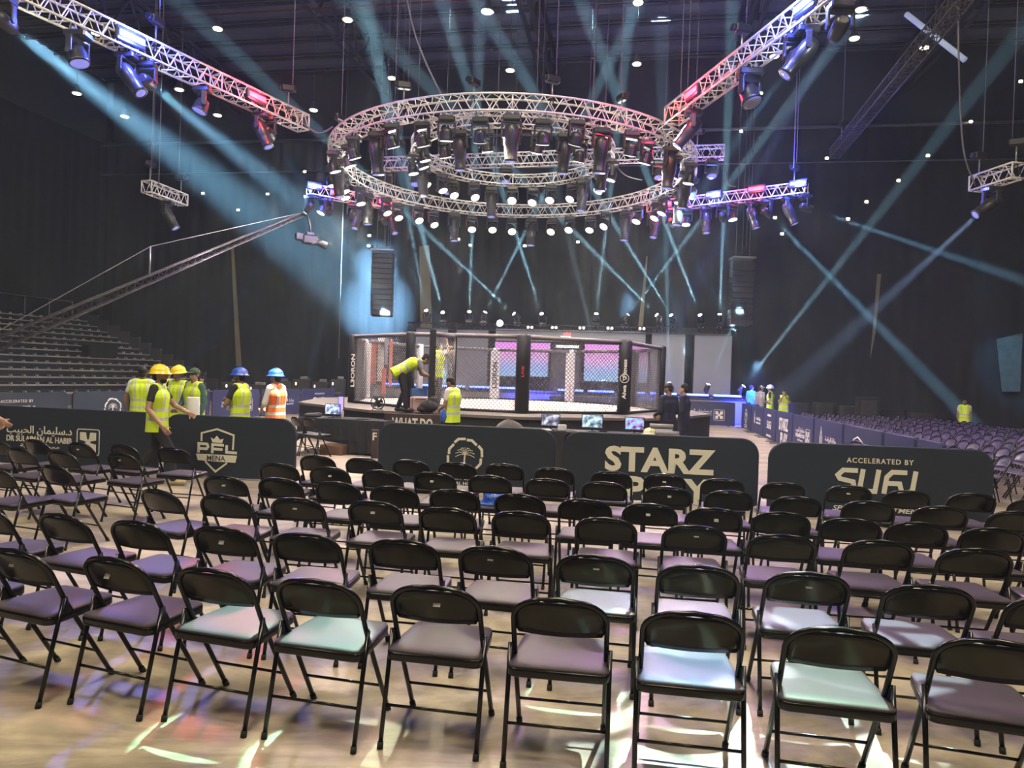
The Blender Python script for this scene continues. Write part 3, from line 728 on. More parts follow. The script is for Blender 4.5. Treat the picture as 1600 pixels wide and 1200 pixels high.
# lettering on the pads
def padtext(i, s, h, inward=False, col=WHITEINK, dz=0, width=None):
    p = pv(i); d = (CAGE - V((p.x, p.y, 0))) if inward else (V((0, 0, 0)) - V((p.x, p.y, 0))); d.z = 0; d.normalize()
    e = bpy.data.objects.new('post_badge', None)
    rz = math.atan2(d.y, d.x) + math.pi / 2
    o = text_part(cage, s, 0, 0, width=h, height=width or .14, m=col, bold=.03, y=-.175 if i in (0, 1) else -.172 if i in (4, 5, 7) else -.125, rot=math.pi / 2)
    q = V((p.x, p.y, 0)) - CAGE
    o.location = (q.x, q.y, PZ + .9 + dz); o.rotation_euler = (0, 0, rz)
DARKI = mat('black_print', (.02, .02, .02), .6, noise=.1)
padtext(5, 'L3ORON', .95, False, DARKI, 0, .17)
padtext(4, 'SPORT', .5, False, mat('red_print', (.6, .06, .04), .6, noise=.1), -.5, .12)
padtext(1, 'Aiwa    Fitness', 1.0, False, WHITEINK, 0, .10)
padtext(0, 'LIVE', .25, False, mat('red_print', (.6, .06, .04), .6), .1, .06)
padtext(8, 'L3ORON', .9, False, WHITEINK, 0, .10)
mb = MB(); strokes(mb, [[(.11 * math.cos(q * .5236), .11 * math.sin(q * .5236)) for q in range(12)]], .016, 0, 0, 1, closed=True, y=-.18); strokes(mb, [[(-.03, -.05), (.05, 0), (-.03, .05)]], .018, 0, 0, 1, closed=True, y=-.18)
p = pv(1); d = V((-p.x, -p.y, 0)).normalized()
o = mb.build('post_badge', WHITEINK, cage); o.location = (p.x - CAGE.x, p.y - CAGE.y, PZ + .92); o.rotation_euler = (0, 0, math.atan2(d.y, d.x) + math.pi / 2)
# pale inner pad strips on the far fence
for i, w2 in ((4, .34), (5, .34), (7, .26)):
    p = pv(i); c = V((p.x, p.y, 0)); d = (CAGE - c).normalized(); d.z = 0
    cpart(MB().box(c + d * .14 + V((0, 0, PZ + .92)), (w2, .05, 1.72), rz=math.atan2(d.y, d.x) + math.pi / 2), 'inner_pad', PADW, 'tall white pad')
# cables draped along the front of the platform
for k, (dy, sag) in enumerate(((0, .1), (.1, .3))):
    pts = [pv(0, 6.2 + dy, .02) * (1 - t) + pv(1, 6.2 + dy, .02) * t for t in [j / 10 for j in range(11)]]
    tag(MB().tube([p + V((0, 0, .0 + .01 * (j % 2))) for j, p in enumerate(pts)], .02, 6).build('power_cable', RUBBER), 'black cable on the floor before the platform, %s one' % ('inner', 'outer')[k], 'cable')
# banners hung on the far left fence
for k, (x0, x1, y0, y1, cname, col, Yd) in enumerate(((579, 588, 530, 600, 'coral', (.62, .16, .10), 23.6), (590, 600, 522, 596, 'white', (.75, .72, .7), 23.3), (601, 606, 526, 570, 'grey', (.3, .3, .33), 23.2), (608, 613, 530, 604, 'coral', (.62, .22, .14), 23.0), (597, 603, 575, 616, 'coral', (.62, .16, .10), 22.9))):
    a, b, c = atY(x0, y0, Yd), atY(x1, y0, Yd), atY(x0, y1, Yd)
    tag(MB().bbox((a + b + V((0, 0, 0)) + (c - a)) / 2 + V((0, 0, 0)), ((b - a).length, .03, (a.z - c.z)), .008).build('hanging_banner', mat('banner_' + cname + str(k), col, .7, noise=.1)),
        'narrow %s banner hanging inside the cage, %s from the left' % (cname, ORD[k]), 'banner', 'banners hanging inside the cage')

# ------------------------------------------------------------------ stage with screens behind the cage
SY = 34.5
def vx_at(px, py, yv): return onv(px, py, yv).dot(VX)
xl, xr = vx_at(588, 605, 32.0), vx_at(1164, 620, 32.0)
st = thing('stage', 'long low black stage behind the cage edged with blue light bars', 'stage', ven(0, 33.4), TH)
mb = MB(); mb.box(((xl + xr) / 2, 0, .55), (xr - xl, 3.4, 1.1)); mb.build('stage_deck', MATTE, st)
MB().box(((xl + xr) / 2, -1.72, .52), (xr - xl, .05, 1.0)).build('front_fascia', mat('fascia_grey', (.16, .16, .17), .7, noise=.1), st)
MB().box(((xl + xr) / 2, .2, 1.11), (xr - xl - .2, 2.9, .02)).build('floor_sheet', MATS['fascia_grey'], st)
BLUEL = mat('blue_light', (.3, .4, 1), .4, emit=(.03, .06, 1), es=9)
for i in range(12):
    x = xr - .75 - i * 1.36
    o = MB().bbox((x, -1.45, 1.26), (1.25, .10, .10), .02)
    if not (5.5 < i < 6.5):
        t = thing('light_bar', 'blue light bar on the stage edge, %s from the left' % ORD[11 - i], 'light', ven(x, 31.95, 1.1), TH, 'blue light bars on the stage edge')
        MB().bbox((0, 0, .05), (1.24, .14, .10), .02).build('housing', BLKMET, t); MB().bbox((0, -.05, .14), (1.16, .08, .08), .02).build('tube', BLUEL, t)
for x in (-4.5, .5, 4.9):
    lamp('SPOT', 'stage_blue_light', ven(x, 30.6, 2.6), 3000, (.03, .06, 1), ven(x, 31.8, .7), 85 * D2R, .8, .3)
    lamp('SPOT', 'stage_blue_light', ven(x, 33.0, 4.6), 260, (.03, .06, 1), ven(x, 32.9, 1.1), 90 * D2R, .8, .2)
def seg(name, label, x0, x1, y0, y1, m, yv=SY, thick=.12, cat='screen', group=None, frame=True):
    a, b, c = onv(x0, y0, yv), onv(x1, y0, yv), onv(x0, y1, yv)
    xa, xb = a.dot(VX), b.dot(VX); zt, zb = (a.z + b.z) / 2, c.z
    t = thing(name, label, cat, ven((xa + xb) / 2, yv, max(1.1, zb)), TH, group)
    zz = max(1.1, zb); hgt = zt - zz
    MB().box((0, .06, hgt / 2), (xb - xa, .12, hgt)).build('cabinet', MATTE, t)
    MB().box((0, -.012, hgt / 2), (xb - xa - .06, .02, hgt - .06)).build('display', m, t)
    return t
GREYS = mat('grey_screen', (.14, .14, .15), .5, noise=.1, scale=1.5, emit=(.5, .5, .56), es=.055)
def screen_mat():
    m = bpy.data.materials.new('gradient_screen'); m.use_nodes = True; nt = m.node_tree; b = nt.nodes['Principled BSDF']
    tc = nt.nodes.new('ShaderNodeTexCoord'); sp = nt.nodes.new('ShaderNodeSeparateXYZ'); cr = nt.nodes.new('ShaderNodeValToRGB'); no = nt.nodes.new('ShaderNodeTexNoise')
    no.inputs['Scale'].default_value = 1.5; ad = nt.nodes.new('ShaderNodeMath'); ad.operation = 'MULTIPLY_ADD'; ad.inputs[1].default_value = .35
    nt.links.new(tc.outputs['Generated'], sp.inputs[0]); nt.links.new(tc.outputs['Object'], no.inputs['Vector'])
    nt.links.new(no.outputs['Fac'], ad.inputs[0]); nt.links.new(sp.outputs['Z'], ad.inputs[2]); nt.links.new(ad.outputs[0], cr.inputs[0])
    e = cr.color_ramp.elements; e[0].position = .1; e[0].color = (.25, .55, .85, 1); e[1].position = 1.15 if False else 1; e[1].color = (.75, .22, .75, 1)
    x = e.new(.5); x.color = (.35, .45, .9, 1); x = e.new(.72); x.color = (.8, .4, .75, 1)
    nt.links.new(cr.outputs[0], b.inputs['Emission Color']); b.inputs['Emission Strength'].default_value = .62; b.inputs['Base Color'].default_value = (.05, .05, .05, 1)
    return m
GRAD = screen_mat()
for k, (x0, x1, y0, y1) in enumerate(((650, 701, 512, 606), (713, 764, 514, 607), (1018, 1072, 520, 616), (1085, 1145, 521, 618))):
    seg('led_screen', 'tall grey screen panel behind the stage, %s from the left' % ORD[k], x0, x1, y0, y1, GREYS, group='tall grey stage screens')
seg('led_screen', 'wide grey header screen over the stage entrance with crowned emblem', 774, 1010, 515, 533, GREYS)
for k, (x0, x1, y0, y1) in enumerate(((773, 826, 534, 588), (829, 861, 535, 589), (913, 1014, 538, 596))):
    seg('led_screen', 'pink to cyan glowing screen behind the stage, %s from the left' % ORD[k], x0, x1, y0, y1, GRAD, SY - .05, group='glowing stage screens')
hd = seg('header_sign', 'black header board with white lettering above the entrance', 863, 911, 534, 548, MATTE, SY - .1, cat='sign')
WLIT = mat('lit_letters', (.9, .9, .9), .4, emit=(1, 1, 1), es=1.6)
a, b = onv(869, 540, SY - .2), onv(905, 541, SY - .2)
text_part(hd, 'PROFESSIONAL FIGHTERS LEAGUE', 0, .22, width=(b - a).length, height=.13, m=WLIT, bold=.02, y=-.03)
sg = thing('entrance_emblem', 'small white and red lit emblem on the header screen', 'sign', onv(886, 528, SY - .12), TH)
text_part(sg, 'PFL', 0, 0, width=.6, height=.16, m=WLIT, bold=.04, y=-.03)
MB().prism([(-.14, .1), (.14, .1), (.17, .26), (.06, .18), (0, .3), (-.06, .18), (-.17, .26)], .03, Matrix.Translation((0, -.03, 0))).build('crown', mat('red_lit', (.8, .05, .05), .4, emit=(1, .08, .08), es=1), sg)
# black portals between the screens
dk = thing('stage_portal', 'dark entrance portal between the glowing screens', 'portal', ven((vx_at(870, 560, SY)), SY, 1.1), TH)
MB().box((.4, .3, 1.0), (1.5, .1, 2.0)).build('back_panel', mat('portal_grey', (.10, .09, .10), .6, noise=.2), dk)
for s_ in (-.35, 1.15): MB().box((s_, .0, 1.0), (.08, .5, 2.0)).build('jamb', MATTE, dk)

# ------------------------------------------------------------------ trusses
def box_truss(name, label, p0, p1, w_=.38, r=.025, m=ALU, step=None, cat='truss', group=None):
    p0, p1 = V(p0), V(p1); d = p1 - p0; L = d.length; u = d.normalized(); s = u.cross(V((0, 0, 1))).normalized(); q = s.cross(u)
    mid = (p0 + p1) / 2; t = thing(name, label, cat, mid, 0, group); a, b = p0 - mid, p1 - mid; h = w_ / 2
    C = [(-h, -h), (h, -h), (h, h), (-h, h)]
    for x, y in C: MB().tube([a + s * x + q * y, b + s * x + q * y], r, 8).build('chord', m, t)
    n = max(2, int(L / (step or w_ * .95))); mb = MB(); rr = r * .5
    for f in range(4):
        c0, c1 = C[f], C[(f + 1) % 4]
        for i in range(n):
            t0, t1, tm = i / n, (i + 1) / n, (i + .5) / n
            A = lambda c, k: a + (b - a) * k + s * c[0] + q * c[1]
            mb.tube([A(c0, t0), A(c1, tm)], rr, 5, cap=False); mb.tube([A(c1, tm), A(c0, t1)], rr, 5, cap=False)
        for k in (0, 1): mb.tube([A(c0, k), A(c1, k)], r * .9, 6)
        for k in [j * 2.5 / L for j in range(1, int(L / 2.5) + 1)]:
            if k < .97: mb.tube([A(c0, k), A(c1, k)], rr * 1.4, 6)
    mb.build('bracing', m, t); return t
def ring_truss(name, label, R_, z, w_=.38, r=.025, seg=96, nb=72):
    t = thing(name, label, 'truss', CAGE + V((0, 0, z))); h = w_ / 2
    C = [(-h, -h), (h, -h), (h, h), (-h, h)]
    P = lambda c, a: V(((R_ + c[0]) * math.cos(a), (R_ + c[0]) * math.sin(a), c[1]))
    for c in C: MB().tube([P(c, 2 * math.pi * i / seg) for i in range(seg)], r, 8, closed=True).build('chord', ALU, t)
    mb = MB(); rr = r * .5
    for f in range(4):
        c0, c1 = C[f], C[(f + 1) % 4]
        for i in range(nb):
            a0, a1, am = [2 * math.pi * (i + k) / nb for k in (0, 1, .5)]
            mb.tube([P(c0, a0), P(c1, am)], rr, 5, cap=False); mb.tube([P(c1, am), P(c0, a1)], rr, 5, cap=False)
        for i in range(12):
            a0 = 2 * math.pi * i / 12; mb.tube([P(c0, a0), P(c1, a0)], rr * 1.5, 6)
    mb.build('bracing', ALU, t); return t
ring_truss('ring_truss', 'large circular aluminium lighting truss hanging over the cage', RING_R, RING_Z)
ring_truss('ring_truss', 'small circular aluminium lighting truss inside the large ring', INNER_R, INNER_Z, .32, .022, 64, 44)

def hang_cable(p, label='thin steel cable hanging from the roof', r=.012, group='rigging cables from the roof', top=ROOF - .3):
    return tag(MB().tube([(0, 0, 0), (0, 0, top - p.z)], r, 5).build('rigging_cable', CABLE, None, p), label, 'cable', group)
CB = mat('hoist_body', (.012, .012, .015), .4, .2, noise=.2)
def hoist(p, label, drop=.55):
    t = thing('chain_hoist', label, 'hoist', p, random.uniform(0, 3), 'chain hoists above the trusses')
    MB().bbox((0, 0, drop), (.34, .17, .18), .03).cyl((-.23, 0, drop), (-.16, 0, drop), .07).build('motor', CB, t)
    MB().tube([(0, 0, 0), (0, 0, drop - .1)], .02, 6).build('hook', STEEL, t)
    MB().tube([(.09, 0, drop + .1), (.09, 0, ROOF - .3 - p.z)], .011, 5).build('chain', CABLE, t)
    mb = MB()
    for x in (-.16, .16): mb.tube([(0, 0, .02), (x, 0, -.45)], .012, 5)
    mb.build('sling', RUBBER, t); return t

# ------------------------------------------------------------------ moving lights
LENSW = mat('lens_wash', (.8, .8, .75), .3, emit=(1, .95, .82), es=1.7)
nt = LENSW.node_tree; b = nt.nodes['Principled BSDF']; vo = nt.nodes.new('ShaderNodeTexVoronoi'); vo.inputs['Scale'].default_value = 22; vo.feature = 'DISTANCE_TO_EDGE'
tc = nt.nodes.new('ShaderNodeTexCoord'); cr = nt.nodes.new('ShaderNodeValToRGB'); cr.color_ramp.elements[0].position = .02; cr.color_ramp.elements[0].color = (.25, .24, .2, 1); cr.color_ramp.elements[1].position = .12; cr.color_ramp.elements[1].color = (1, .96, .85, 1)
nt.links.new(tc.outputs['Object'], vo.inputs['Vector']); nt.links.new(vo.outputs['Distance'], cr.inputs[0]); nt.links.new(cr.outputs[0], b.inputs['Emission Color'])
LENSB = mat('lens_beam', (.8, .9, 1), .3, emit=(.8, .95, 1), es=22)
LENSD = mat('lens_dark', (.10, .12, .3), .08, emit=(.3, .3, .9), es=.35)
HEADM = mat('fixture_black', (.022, .022, .026), .38, noise=.3, scale=10, coat=.2)
def rotm(c): return Matrix.Translation(V(c))
FX = {}
def mk(key, mb, m):
    me = bpy.data.meshes.new(key); me.from_pydata(mb.v, [], mb.f); me.polygons.foreach_set('use_smooth', mb.sm); me.materials.append(m); FX[key] = me
mk('base', MB().bbox((0, 0, -.10), (.38, .26, .12), .025).bbox((0, 0, -.04), (.26, .1, .03), .01), HEADM)
mk('clamp', MB().lathe([(.035, -.03), (.035, .05)], 10, Matrix.Translation((-.09, 0, 0))).lathe([(.035, -.03), (.035, .05)], 10, Matrix.Translation((.09, 0, 0))), STEEL)
mb = MB().bbox((0, 0, -.185), (.42, .13, .05), .015)
for s_ in (-1, 1): mb.bbox((s_ * .195, 0, -.315), (.04, .11, .26), .014); mb.lathe([(.055, -.025), (.055, .025)], 12, Matrix.Translation((s_ * .195, 0, -.42)) @ Matrix.Rotation(math.pi / 2, 4, 'Y'))
mk('yoke', mb, HEADM)
mk('head_wash', MB().lathe([(.06, .13), (.12, .10), (.145, .02), (.15, -.10), (.165, -.13), (.165, -.17), (.15, -.17)], 20), HEADM)
mk('lens_wash', MB().lathe([(.148, -.165), (.14, -.178), (.05, -.185), (.001, -.186)], 20), LENSW)
mk('head_spot', MB().lathe([(.08, .20), (.13, .17), (.155, .08), (.155, -.20), (.135, -.24), (.13, -.48), (.14, -.50), (.14, -.54), (.11, -.54)], 18), HEADM)
mk('lens_spot', MB().lathe([(.112, -.53), (.09, -.545), (.001, -.55)], 18), LENSD)
mk('head_beam', MB().lathe([(.07, .16), (.11, .13), (.13, .04), (.12, -.18), (.11, -.24), (.095, -.24)], 16), HEADM)
mk('lens_beam', MB().lathe([(.1, -.235), (.08, -.25), (.001, -.255)], 16), LENSB)
CNT = {}
def fixture(kind, loc, aim=None, label='', group=None, flip=False, lens=None, scale=1, pivot=False, name='moving_light'):
    # loc: underside of the truss (or the pivot of the head when pivot is set)
    loc = V(loc); d = V(aim).normalized() if aim is not None else V((0, 0, -1))
    t = thing(name, label, 'stage light', loc, 0, group)
    if flip: t.rotation_euler = (math.pi, 0, 0); dl = V((d.x, -d.y, -d.z))
    else: dl = d
    if pivot: t.location = loc + V((0, 0, -.42 * scale if flip else .42 * scale))
    t.scale = (scale,) * 3
    tl = math.acos(max(-1, min(1, -dl.z))); pn = math.atan2(-dl.x, dl.y)
    link('clamp', FX['clamp'], None, t); link('base', FX['base'], None, t)
    link('yoke', FX['yoke'], None, t, None, (0, 0, pn))
    h = link('head', FX['head_' + kind], None, t, (0, 0, -.42), (tl, 0, pn))
    l = link('lens', FX['lens_' + kind], None, h)
    if lens is not None:
        l.data = FX['lens_' + kind].copy(); l.data.materials.clear(); l.data.materials.append(lens)
    return t
KN = {'wash': 'bright round wash light', 'spot': 'long black spotlight'}
def side_word(a):
    # clock position on the ring: twelve is the far side behind the cage, six the side nearest the viewer
    h = int(round(3 - a / (math.pi / 6))) % 12
    return ['twelve', 'one', 'two', 'three', 'four', 'five', 'six', 'seven', 'eight', 'nine', 'ten', 'eleven'][h]
def ring_fixtures(R_, z, n, spots, rn, gname, off=.0):
    used = {}
    for i in range(n):
        a = 2 * math.pi * (i + off) / n; k = 'spot' if i in spots else 'wash'
        d = V((math.cos(a), math.sin(a), 0)); p = CAGE + d * (R_ + (.10 if i % 2 else -.10)) + V((0, 0, z))
        if k == 'spot': aim = V((0, 0, -1)) - d * .10
        else: aim = V((0, 0, -1)) - d * (.35 + .45 * max(0, math.sin(a)) + .12 * math.sin(i * 2.4)) + V((.1 * math.cos(i * 1.7), 0, 0))
        cw = side_word(a); used[(k, cw)] = used.get((k, cw), 0) + 1
        lab = '%s on the %s ring, %s at its %s o\'clock' % (KN[k], rn, ORD[used[(k, cw)] - 1], cw)
        fixture(k, p, aim, lab, gname, scale=1.12 if k == 'spot' else 1.0)
ring_fixtures(RING_R, RING_Z - .24, 44, {1, 5, 10, 14, 19, 24, 28, 33, 36, 39, 42}, 'large', 'lights hung under the large ring truss')
ring_fixtures(INNER_R, INNER_Z - .21, 26, {2, 7, 12, 17, 21, 24}, 'small', 'lights hung under the small ring truss', .5)
# lights on top of the ring
# hoists and cables over the rings
for i, a in enumerate((-100, -80, -60, -120, -25, 205, 60, 90, 120)):
    q = a * D2R; hoist(CAGE + V((math.cos(q) * RING_R, math.sin(q) * RING_R, RING_Z + .22)), 'black chain hoist above the large ring, %s one' % ORD[i], .42 if i % 2 else .3)
for i in range(8):
    q = (i * 45 + 12) * D2R; r_ = RING_R if i % 2 else INNER_R
    hang_cable(CAGE + V((math.cos(q) * r_, math.sin(q) * r_, (RING_Z if i % 2 else INNER_Z) + .2)), 'thin cable rising from the ring trusses, %s one' % ORD[i])

# straight trusses
def at_h(px, py, z): return atZ(px, py, z)
for T, w_, lab in ((NL, .38, 'bright truss crossing the top left corner with blue and red strobes'), (NR, .38, 'bright truss rising to the top right with red and blue strobes'),
        (FL, .34, 'far left truss with blue and red lights behind the ring'), (FR, .34, 'far right truss with red and blue lights on it'), (SL, .34, 'short hanging truss against the left drapes'), (SR, .36, 'short hanging truss at the right edge')):
    box_truss('straight_truss', lab, T[0], T[1], w_)
BT = trussline((588, 257), (1131, 238), 9.2); box_truss('straight_truss', 'long level truss passing behind the ring', BT[0], BT[1], .38)
DT = trussline((1304, 240), (1520, -25), 9.9); box_truss('straight_truss', 'dark ladder truss slanting up at the right', DT[0], DT[1], .32, .022, ALUD)
for T, n_, nm in ((NL, 2, 'top left truss'), (NR, 2, 'top right truss'), (FL, 1, 'far left truss'), (FR, 2, 'far right truss'), (BT, 3, 'level truss'), (SL, 2, 'short left truss'), (SR, 2, 'short right truss'), (DT, 2, 'dark ladder truss')):
    for i in range(n_):
        k = [.97] if n_ == 1 else [.08 if T in (BT, SL, SR, DT, FR) else .45, .93, .5][:n_]
        hoist(T[0] + (T[1] - T[0]) * k[i] + V((0, 0, .2)), 'chain hoist above the %s, %s one' % (nm, ORD[i]), .5)

# coloured strobes
BL = mat('strobe_blue', (.1, .1, .9), .3, emit=(.02, .035, 1), es=6); RD = mat('strobe_red', (.9, .1, .1), .3, emit=(1, .02, .04), es=6)
def strobe(T, px, red, label, e=60, s=1, up=.0):
    p = on(T, px) + V((0, 0, up)); d = (T[1] - T[0]).normalized(); toc = (CAMP - p); toc.z = 0; toc.normalize()
    side = d.cross(V((0, 0, 1))); side = side if side.dot(toc) > 0 else -side
    rz = math.atan2(d.y, d.x); q = p + side * .26
    t = thing('strobe_light', label, 'stage light', q, rz, 'coloured strobes on the trusses')
    sg = 1 if (Matrix.Rotation(rz, 3, 'Z') @ V((0, -1, 0))).dot(side) > 0 else -1
    MB().bbox((0, sg * .05, 0), (.56 * s, .10, .26 * s), .02).build('housing', HEADM, t)
    MB().bbox((0, -sg * .012, 0), (.50 * s, .03, .12 * s), .01).build('tube', RD if red else BL, t)
    lamp('POINT', 'strobe_glow', q + side * .22, e * (.55 if red else 3.0), (1, .04, .08) if red else (.08, .12, 1), radius=.12)
strobe(NL, 193, 0, 'blue strobe on the top left truss', 90, 1.1); strobe(NL, 390, 1, 'red strobe on the top left truss', 90)
strobe(NR, 1097, 1, 'red strobe on the top right truss', 100); strobe(NR, 1276, 0, 'blue strobe at the upper end of the top right truss', 90)
strobe(FL, 487, 0, 'blue strobe at the outer end of the far left truss', 40, 1, .1); strobe(FL, 524, 1, 'red strobe on the far left truss beside the ring', 30); strobe(FL, 597, 1, 'red strobe at the inner end of the far left truss', 30)
strobe(FR, 1044, 1, 'red strobe at the inner end of the far right truss', 60); strobe(FR, 1119, 0, 'blue strobe near the middle of the far right truss', 60, 1, .12)
strobe(FR, 1186, 1, 'red strobe near the middle of the far right truss', 60, 1, .12); strobe(FR, 1250, 0, 'blue strobe at the outer end of the far right truss', 60, 1, .12)

# beam fixtures where the beams start, hanging ones under the trusses and standing ones on the stage
def named(px, py):
    if py > 580: return 'standing on the stage floor'
    if py > 480: return 'standing above the screens'
    if px < 460: return 'under the top left truss' if px > 100 else 'in the top left corner'
    if px < 620: return 'under the far left truss'
    if py < 100: return 'under the top right truss'
    if px > 1500: return 'under the short right truss'
    return 'under the far right truss'
cntb = {}
for p, t_, (px, py, ang, en, c) in BEAMS:
    d = (t_ - p).normalized(); up = py > 480
    where = named(px, py); cntb[where] = cntb.get(where, 0) + 1
    fixture('beam', p, d, 'beam light, %s from the left %s' % (ORD[cntb[where] - 1], where) if where not in ('in the top left corner', 'under the short right truss') else 'beam light with a pale ray %s' % where,
            'beam lights with visible rays', flip=up, pivot=True, scale=.95 if up else 1.0)
# carrier truss for the row of lights above the screens and its small paired lamps
a, b = ven(vx_at(640, 500, SY), 34.4, 4.25), ven(vx_at(1150, 505, SY), 34.4, 4.25)
zz = onv(900, 497, 34.4).z - .38 - .15
box_truss('straight_truss', 'dark truss carrying the row of lights above the screens', V((a.x, a.y, zz)), V((b.x, b.y, zz)), .3, .02, ALUD)
PAIR = mat('lit_warm', (1, .9, .8), .4, emit=(1, .92, .8), es=5)
for i, x in enumerate((828, 866, 909, 953, 1003)):
    q = onv(x, 511 + (x - 800) * .012, SY - .35); t = thing('audience_blinder', 'small paired lamp above the header screen, %s from the left' % ORD[i], 'stage light', q, TH, 'paired lamps above the header screen')
    MB().bbox((0, .06, 0), (.36, .1, .18), .02).build('housing', HEADM, t)
    for s_ in (-.09, .09): MB().lathe([(.055, 0), (.001, .01)], 10, Matrix.Translation((s_, .005, 0)) @ Matrix.Rotation(math.pi / 2, 4, 'X')).build('bulb', PAIR, t)
q = onv(781, 505, SY - .3); t = thing('profile_light', 'bright white lamp in the middle of the row above the screens', 'stage light', q, TH)
MB().bbox((0, .1, 0), (.3, .2, .3), .03).build('housing', HEADM, t); MB().lathe([(.15, 0), (.001, .03)], 14, Matrix.Rotation(math.pi / 2, 4, 'X')).build('lens', LENSB, t)

# further heads hanging under the straight trusses
def under(T, px, kind, aim, label, drop=.19, lens=None, sc2=1):
    p = on(T, px) + V((0, 0, -drop)); return fixture(kind, p, aim, label, 'lights under the straight trusses', lens=lens, scale=sc2)
dn = V((0, 0, -1))
under(NL, 124, 'wash', dn + VX * .3, 'dark wash light under the top left truss, first from the left', sc2=1.1, lens=LENSD)
under(NL, 200, 'spot', dn + VX * .8, 'dark spotlight under the blue strobe of the top left truss')
under(NL, 318, 'wash', dn + V((-.3, -.2, 0)), 'dark wash light under the middle of the top left truss', lens=LENSD)
under(NL, 408, 'spot', dn + VX * .5, 'red lit spotlight under the red strobe of the top left truss', sc2=.95)
under(NR, 1084, 'spot', dn - VX * .8, 'red lit spotlight under the red strobe of the top right truss')
under(NR, 1172, 'wash', dn + VX * .3 - VY * .3, 'wash light with a dotted lens under the top right truss', lens=mat('lens_dotted', (.3, .3, .3), .3, noise=.9, scale=60), sc2=1.25)
under(NR, 1262, 'spot', dn - VX * .8, 'blue lit spotlight under the blue strobe of the top right truss')
for i, x in enumerate((505, 560, 575, 612)): under(FL, x, 'spot' if i % 2 else 'wash', dn + V((-.4 + .25 * i, -.3, 0)), 'light under the far left truss, %s from the left' % ORD[i], .17)
for i, x in enumerate((1026, 1073, 1103, 1145, 1175, 1232)): under(FR, x, 'wash' if i in (1, 3) else 'spot', dn + V((-.2 + .12 * i, -.2, 0)), 'light under the far right truss, %s from the left' % ORD[i], .17)
for i, x in enumerate((604, 650, 700, 790, 945, 1030, 1078, 1113)): under(BT, x, 'wash' if i % 2 else 'spot', dn + V((0, -.3, 0)), 'dark light under the level truss, %s from the left' % ORD[i], .19, lens=LENSD)
under(SL, 262, 'spot', dn + V((.6, 0, 0)), 'moving light under the short left truss', .17)
under(SR, 1553, 'spot', dn + V((-.9, 0, .3)), 'moving light under the short right truss', .18)

# loose cables
def slack(pts, label, r=.02, m=CABLE):
    P = [V(p) for p in pts]; out_ = []
    for i in range(len(P) - 1):
        for k in range(5):
            t = k / 5; p0 = P[max(0, i - 1)]; p1 = P[i]; p2 = P[i + 1]; p3 = P[min(len(P) - 1, i + 2)]
            out_.append(.5 * ((2 * p1) + (p2 - p0) * t + (2 * p0 - 5 * p1 + 4 * p2 - p3) * t * t + (3 * p1 - p0 - 3 * p2 + p3) * t ** 3))
    out_.append(P[-1]); tag(MB().tube(out_, r, 6).build('slack_cable', m), label, 'cable')
slack([atY(628, -60, 18), atY(640, 20, 18), atY(658, 80, 18), atY(690, 150, 18)], 'slack pale cable hanging down to the near side of the large ring', .025)
slack([atY(1497, -60, 17), atY(1498, 90, 17.2), atY(1505, 230, 17.6), atY(1524, 290, 18)], 'slack cable hanging down to the short right truss', .022)
slack([NL[1], atY(492, 206, 17.4), atY(505, 207, 17.3), atY(520, 198, 17.2)], 'cable looping from the top left truss to the large ring', .02)
slack([atY(1131, 245, 22), atY(1137, 285, 22), atY(1150, 292, 22)], 'cable looping below the end of the level truss', .018)
slack([atY(952, 243, 21.5), atY(975, 272, 21), atY(1003, 281, 20.5)], 'cable looping inside the large ring at the right', .018)
for i, (px, py, Y) in enumerate(((1085, 470, 30), (1160, 390, 33.5), (1166, 390, 33.5), (600, 385, 33.0), (606, 385, 33.0), (602, 385, 33.0), (236, 275, 21.2), (248, 290, 21.5), (529, 560, 31), (926, 170, 20), (1240, 262, 22))):
    if i in (0,): continue
    hang_cable(atY(px, py, Y), 'thin cable hanging from the roof, %s of the loose ones' % ORD[i], .014)

# tube lamp near the roof
a, b = atY(1416, 22, 19), atY(1508, 94, 18)
t = thing('tube_lamp', 'pale bluish tube hanging aslant near the top right corner', 'lamp', (a + b) / 2); MB().tube([a - (a + b) / 2, b - (a + b) / 2], .07, 8).build('tube', mat('tube_pale', (.5, .6, .75), .4, emit=(.5, .65, 1), es=.10), t)
MB().tube([(0, 0, .07), (0, 0, ROOF - .3 - t.location.z)], .01, 5).build('cable', CABLE, t)

# ------------------------------------------------------------------ hung loudspeaker columns
def line_array(px, py, Y, label, n=12, face=0):
    top = atY(px, py, Y); t = thing('line_array', label, 'loudspeaker', top, face)
    MB().box((0, 0, .12), (1.0, .7, .08)).build('frame', STEEL, t)
    z = 0; a = 0; y = 0
    for i in range(n):
        a = -.010 * i; MB().bbox((0, y, z - .12), (.98, .48, .225), .02, 0, a).build('cabinet', HEADM, t)
        z -= .238; y -= .238 * math.sin(-a) * -.6
    for x in (-.3, .3): MB().tube([(x, 0, .15), (x, 0, ROOF - .3 - top.z)], .015, 5).build('chain', CABLE, t)
    return t
line_array(599, 396, 32.5, 'left black loudspeaker column hanging beside the cage')
line_array(1160, 408, 31.5, 'right black loudspeaker column hanging beside the screens')

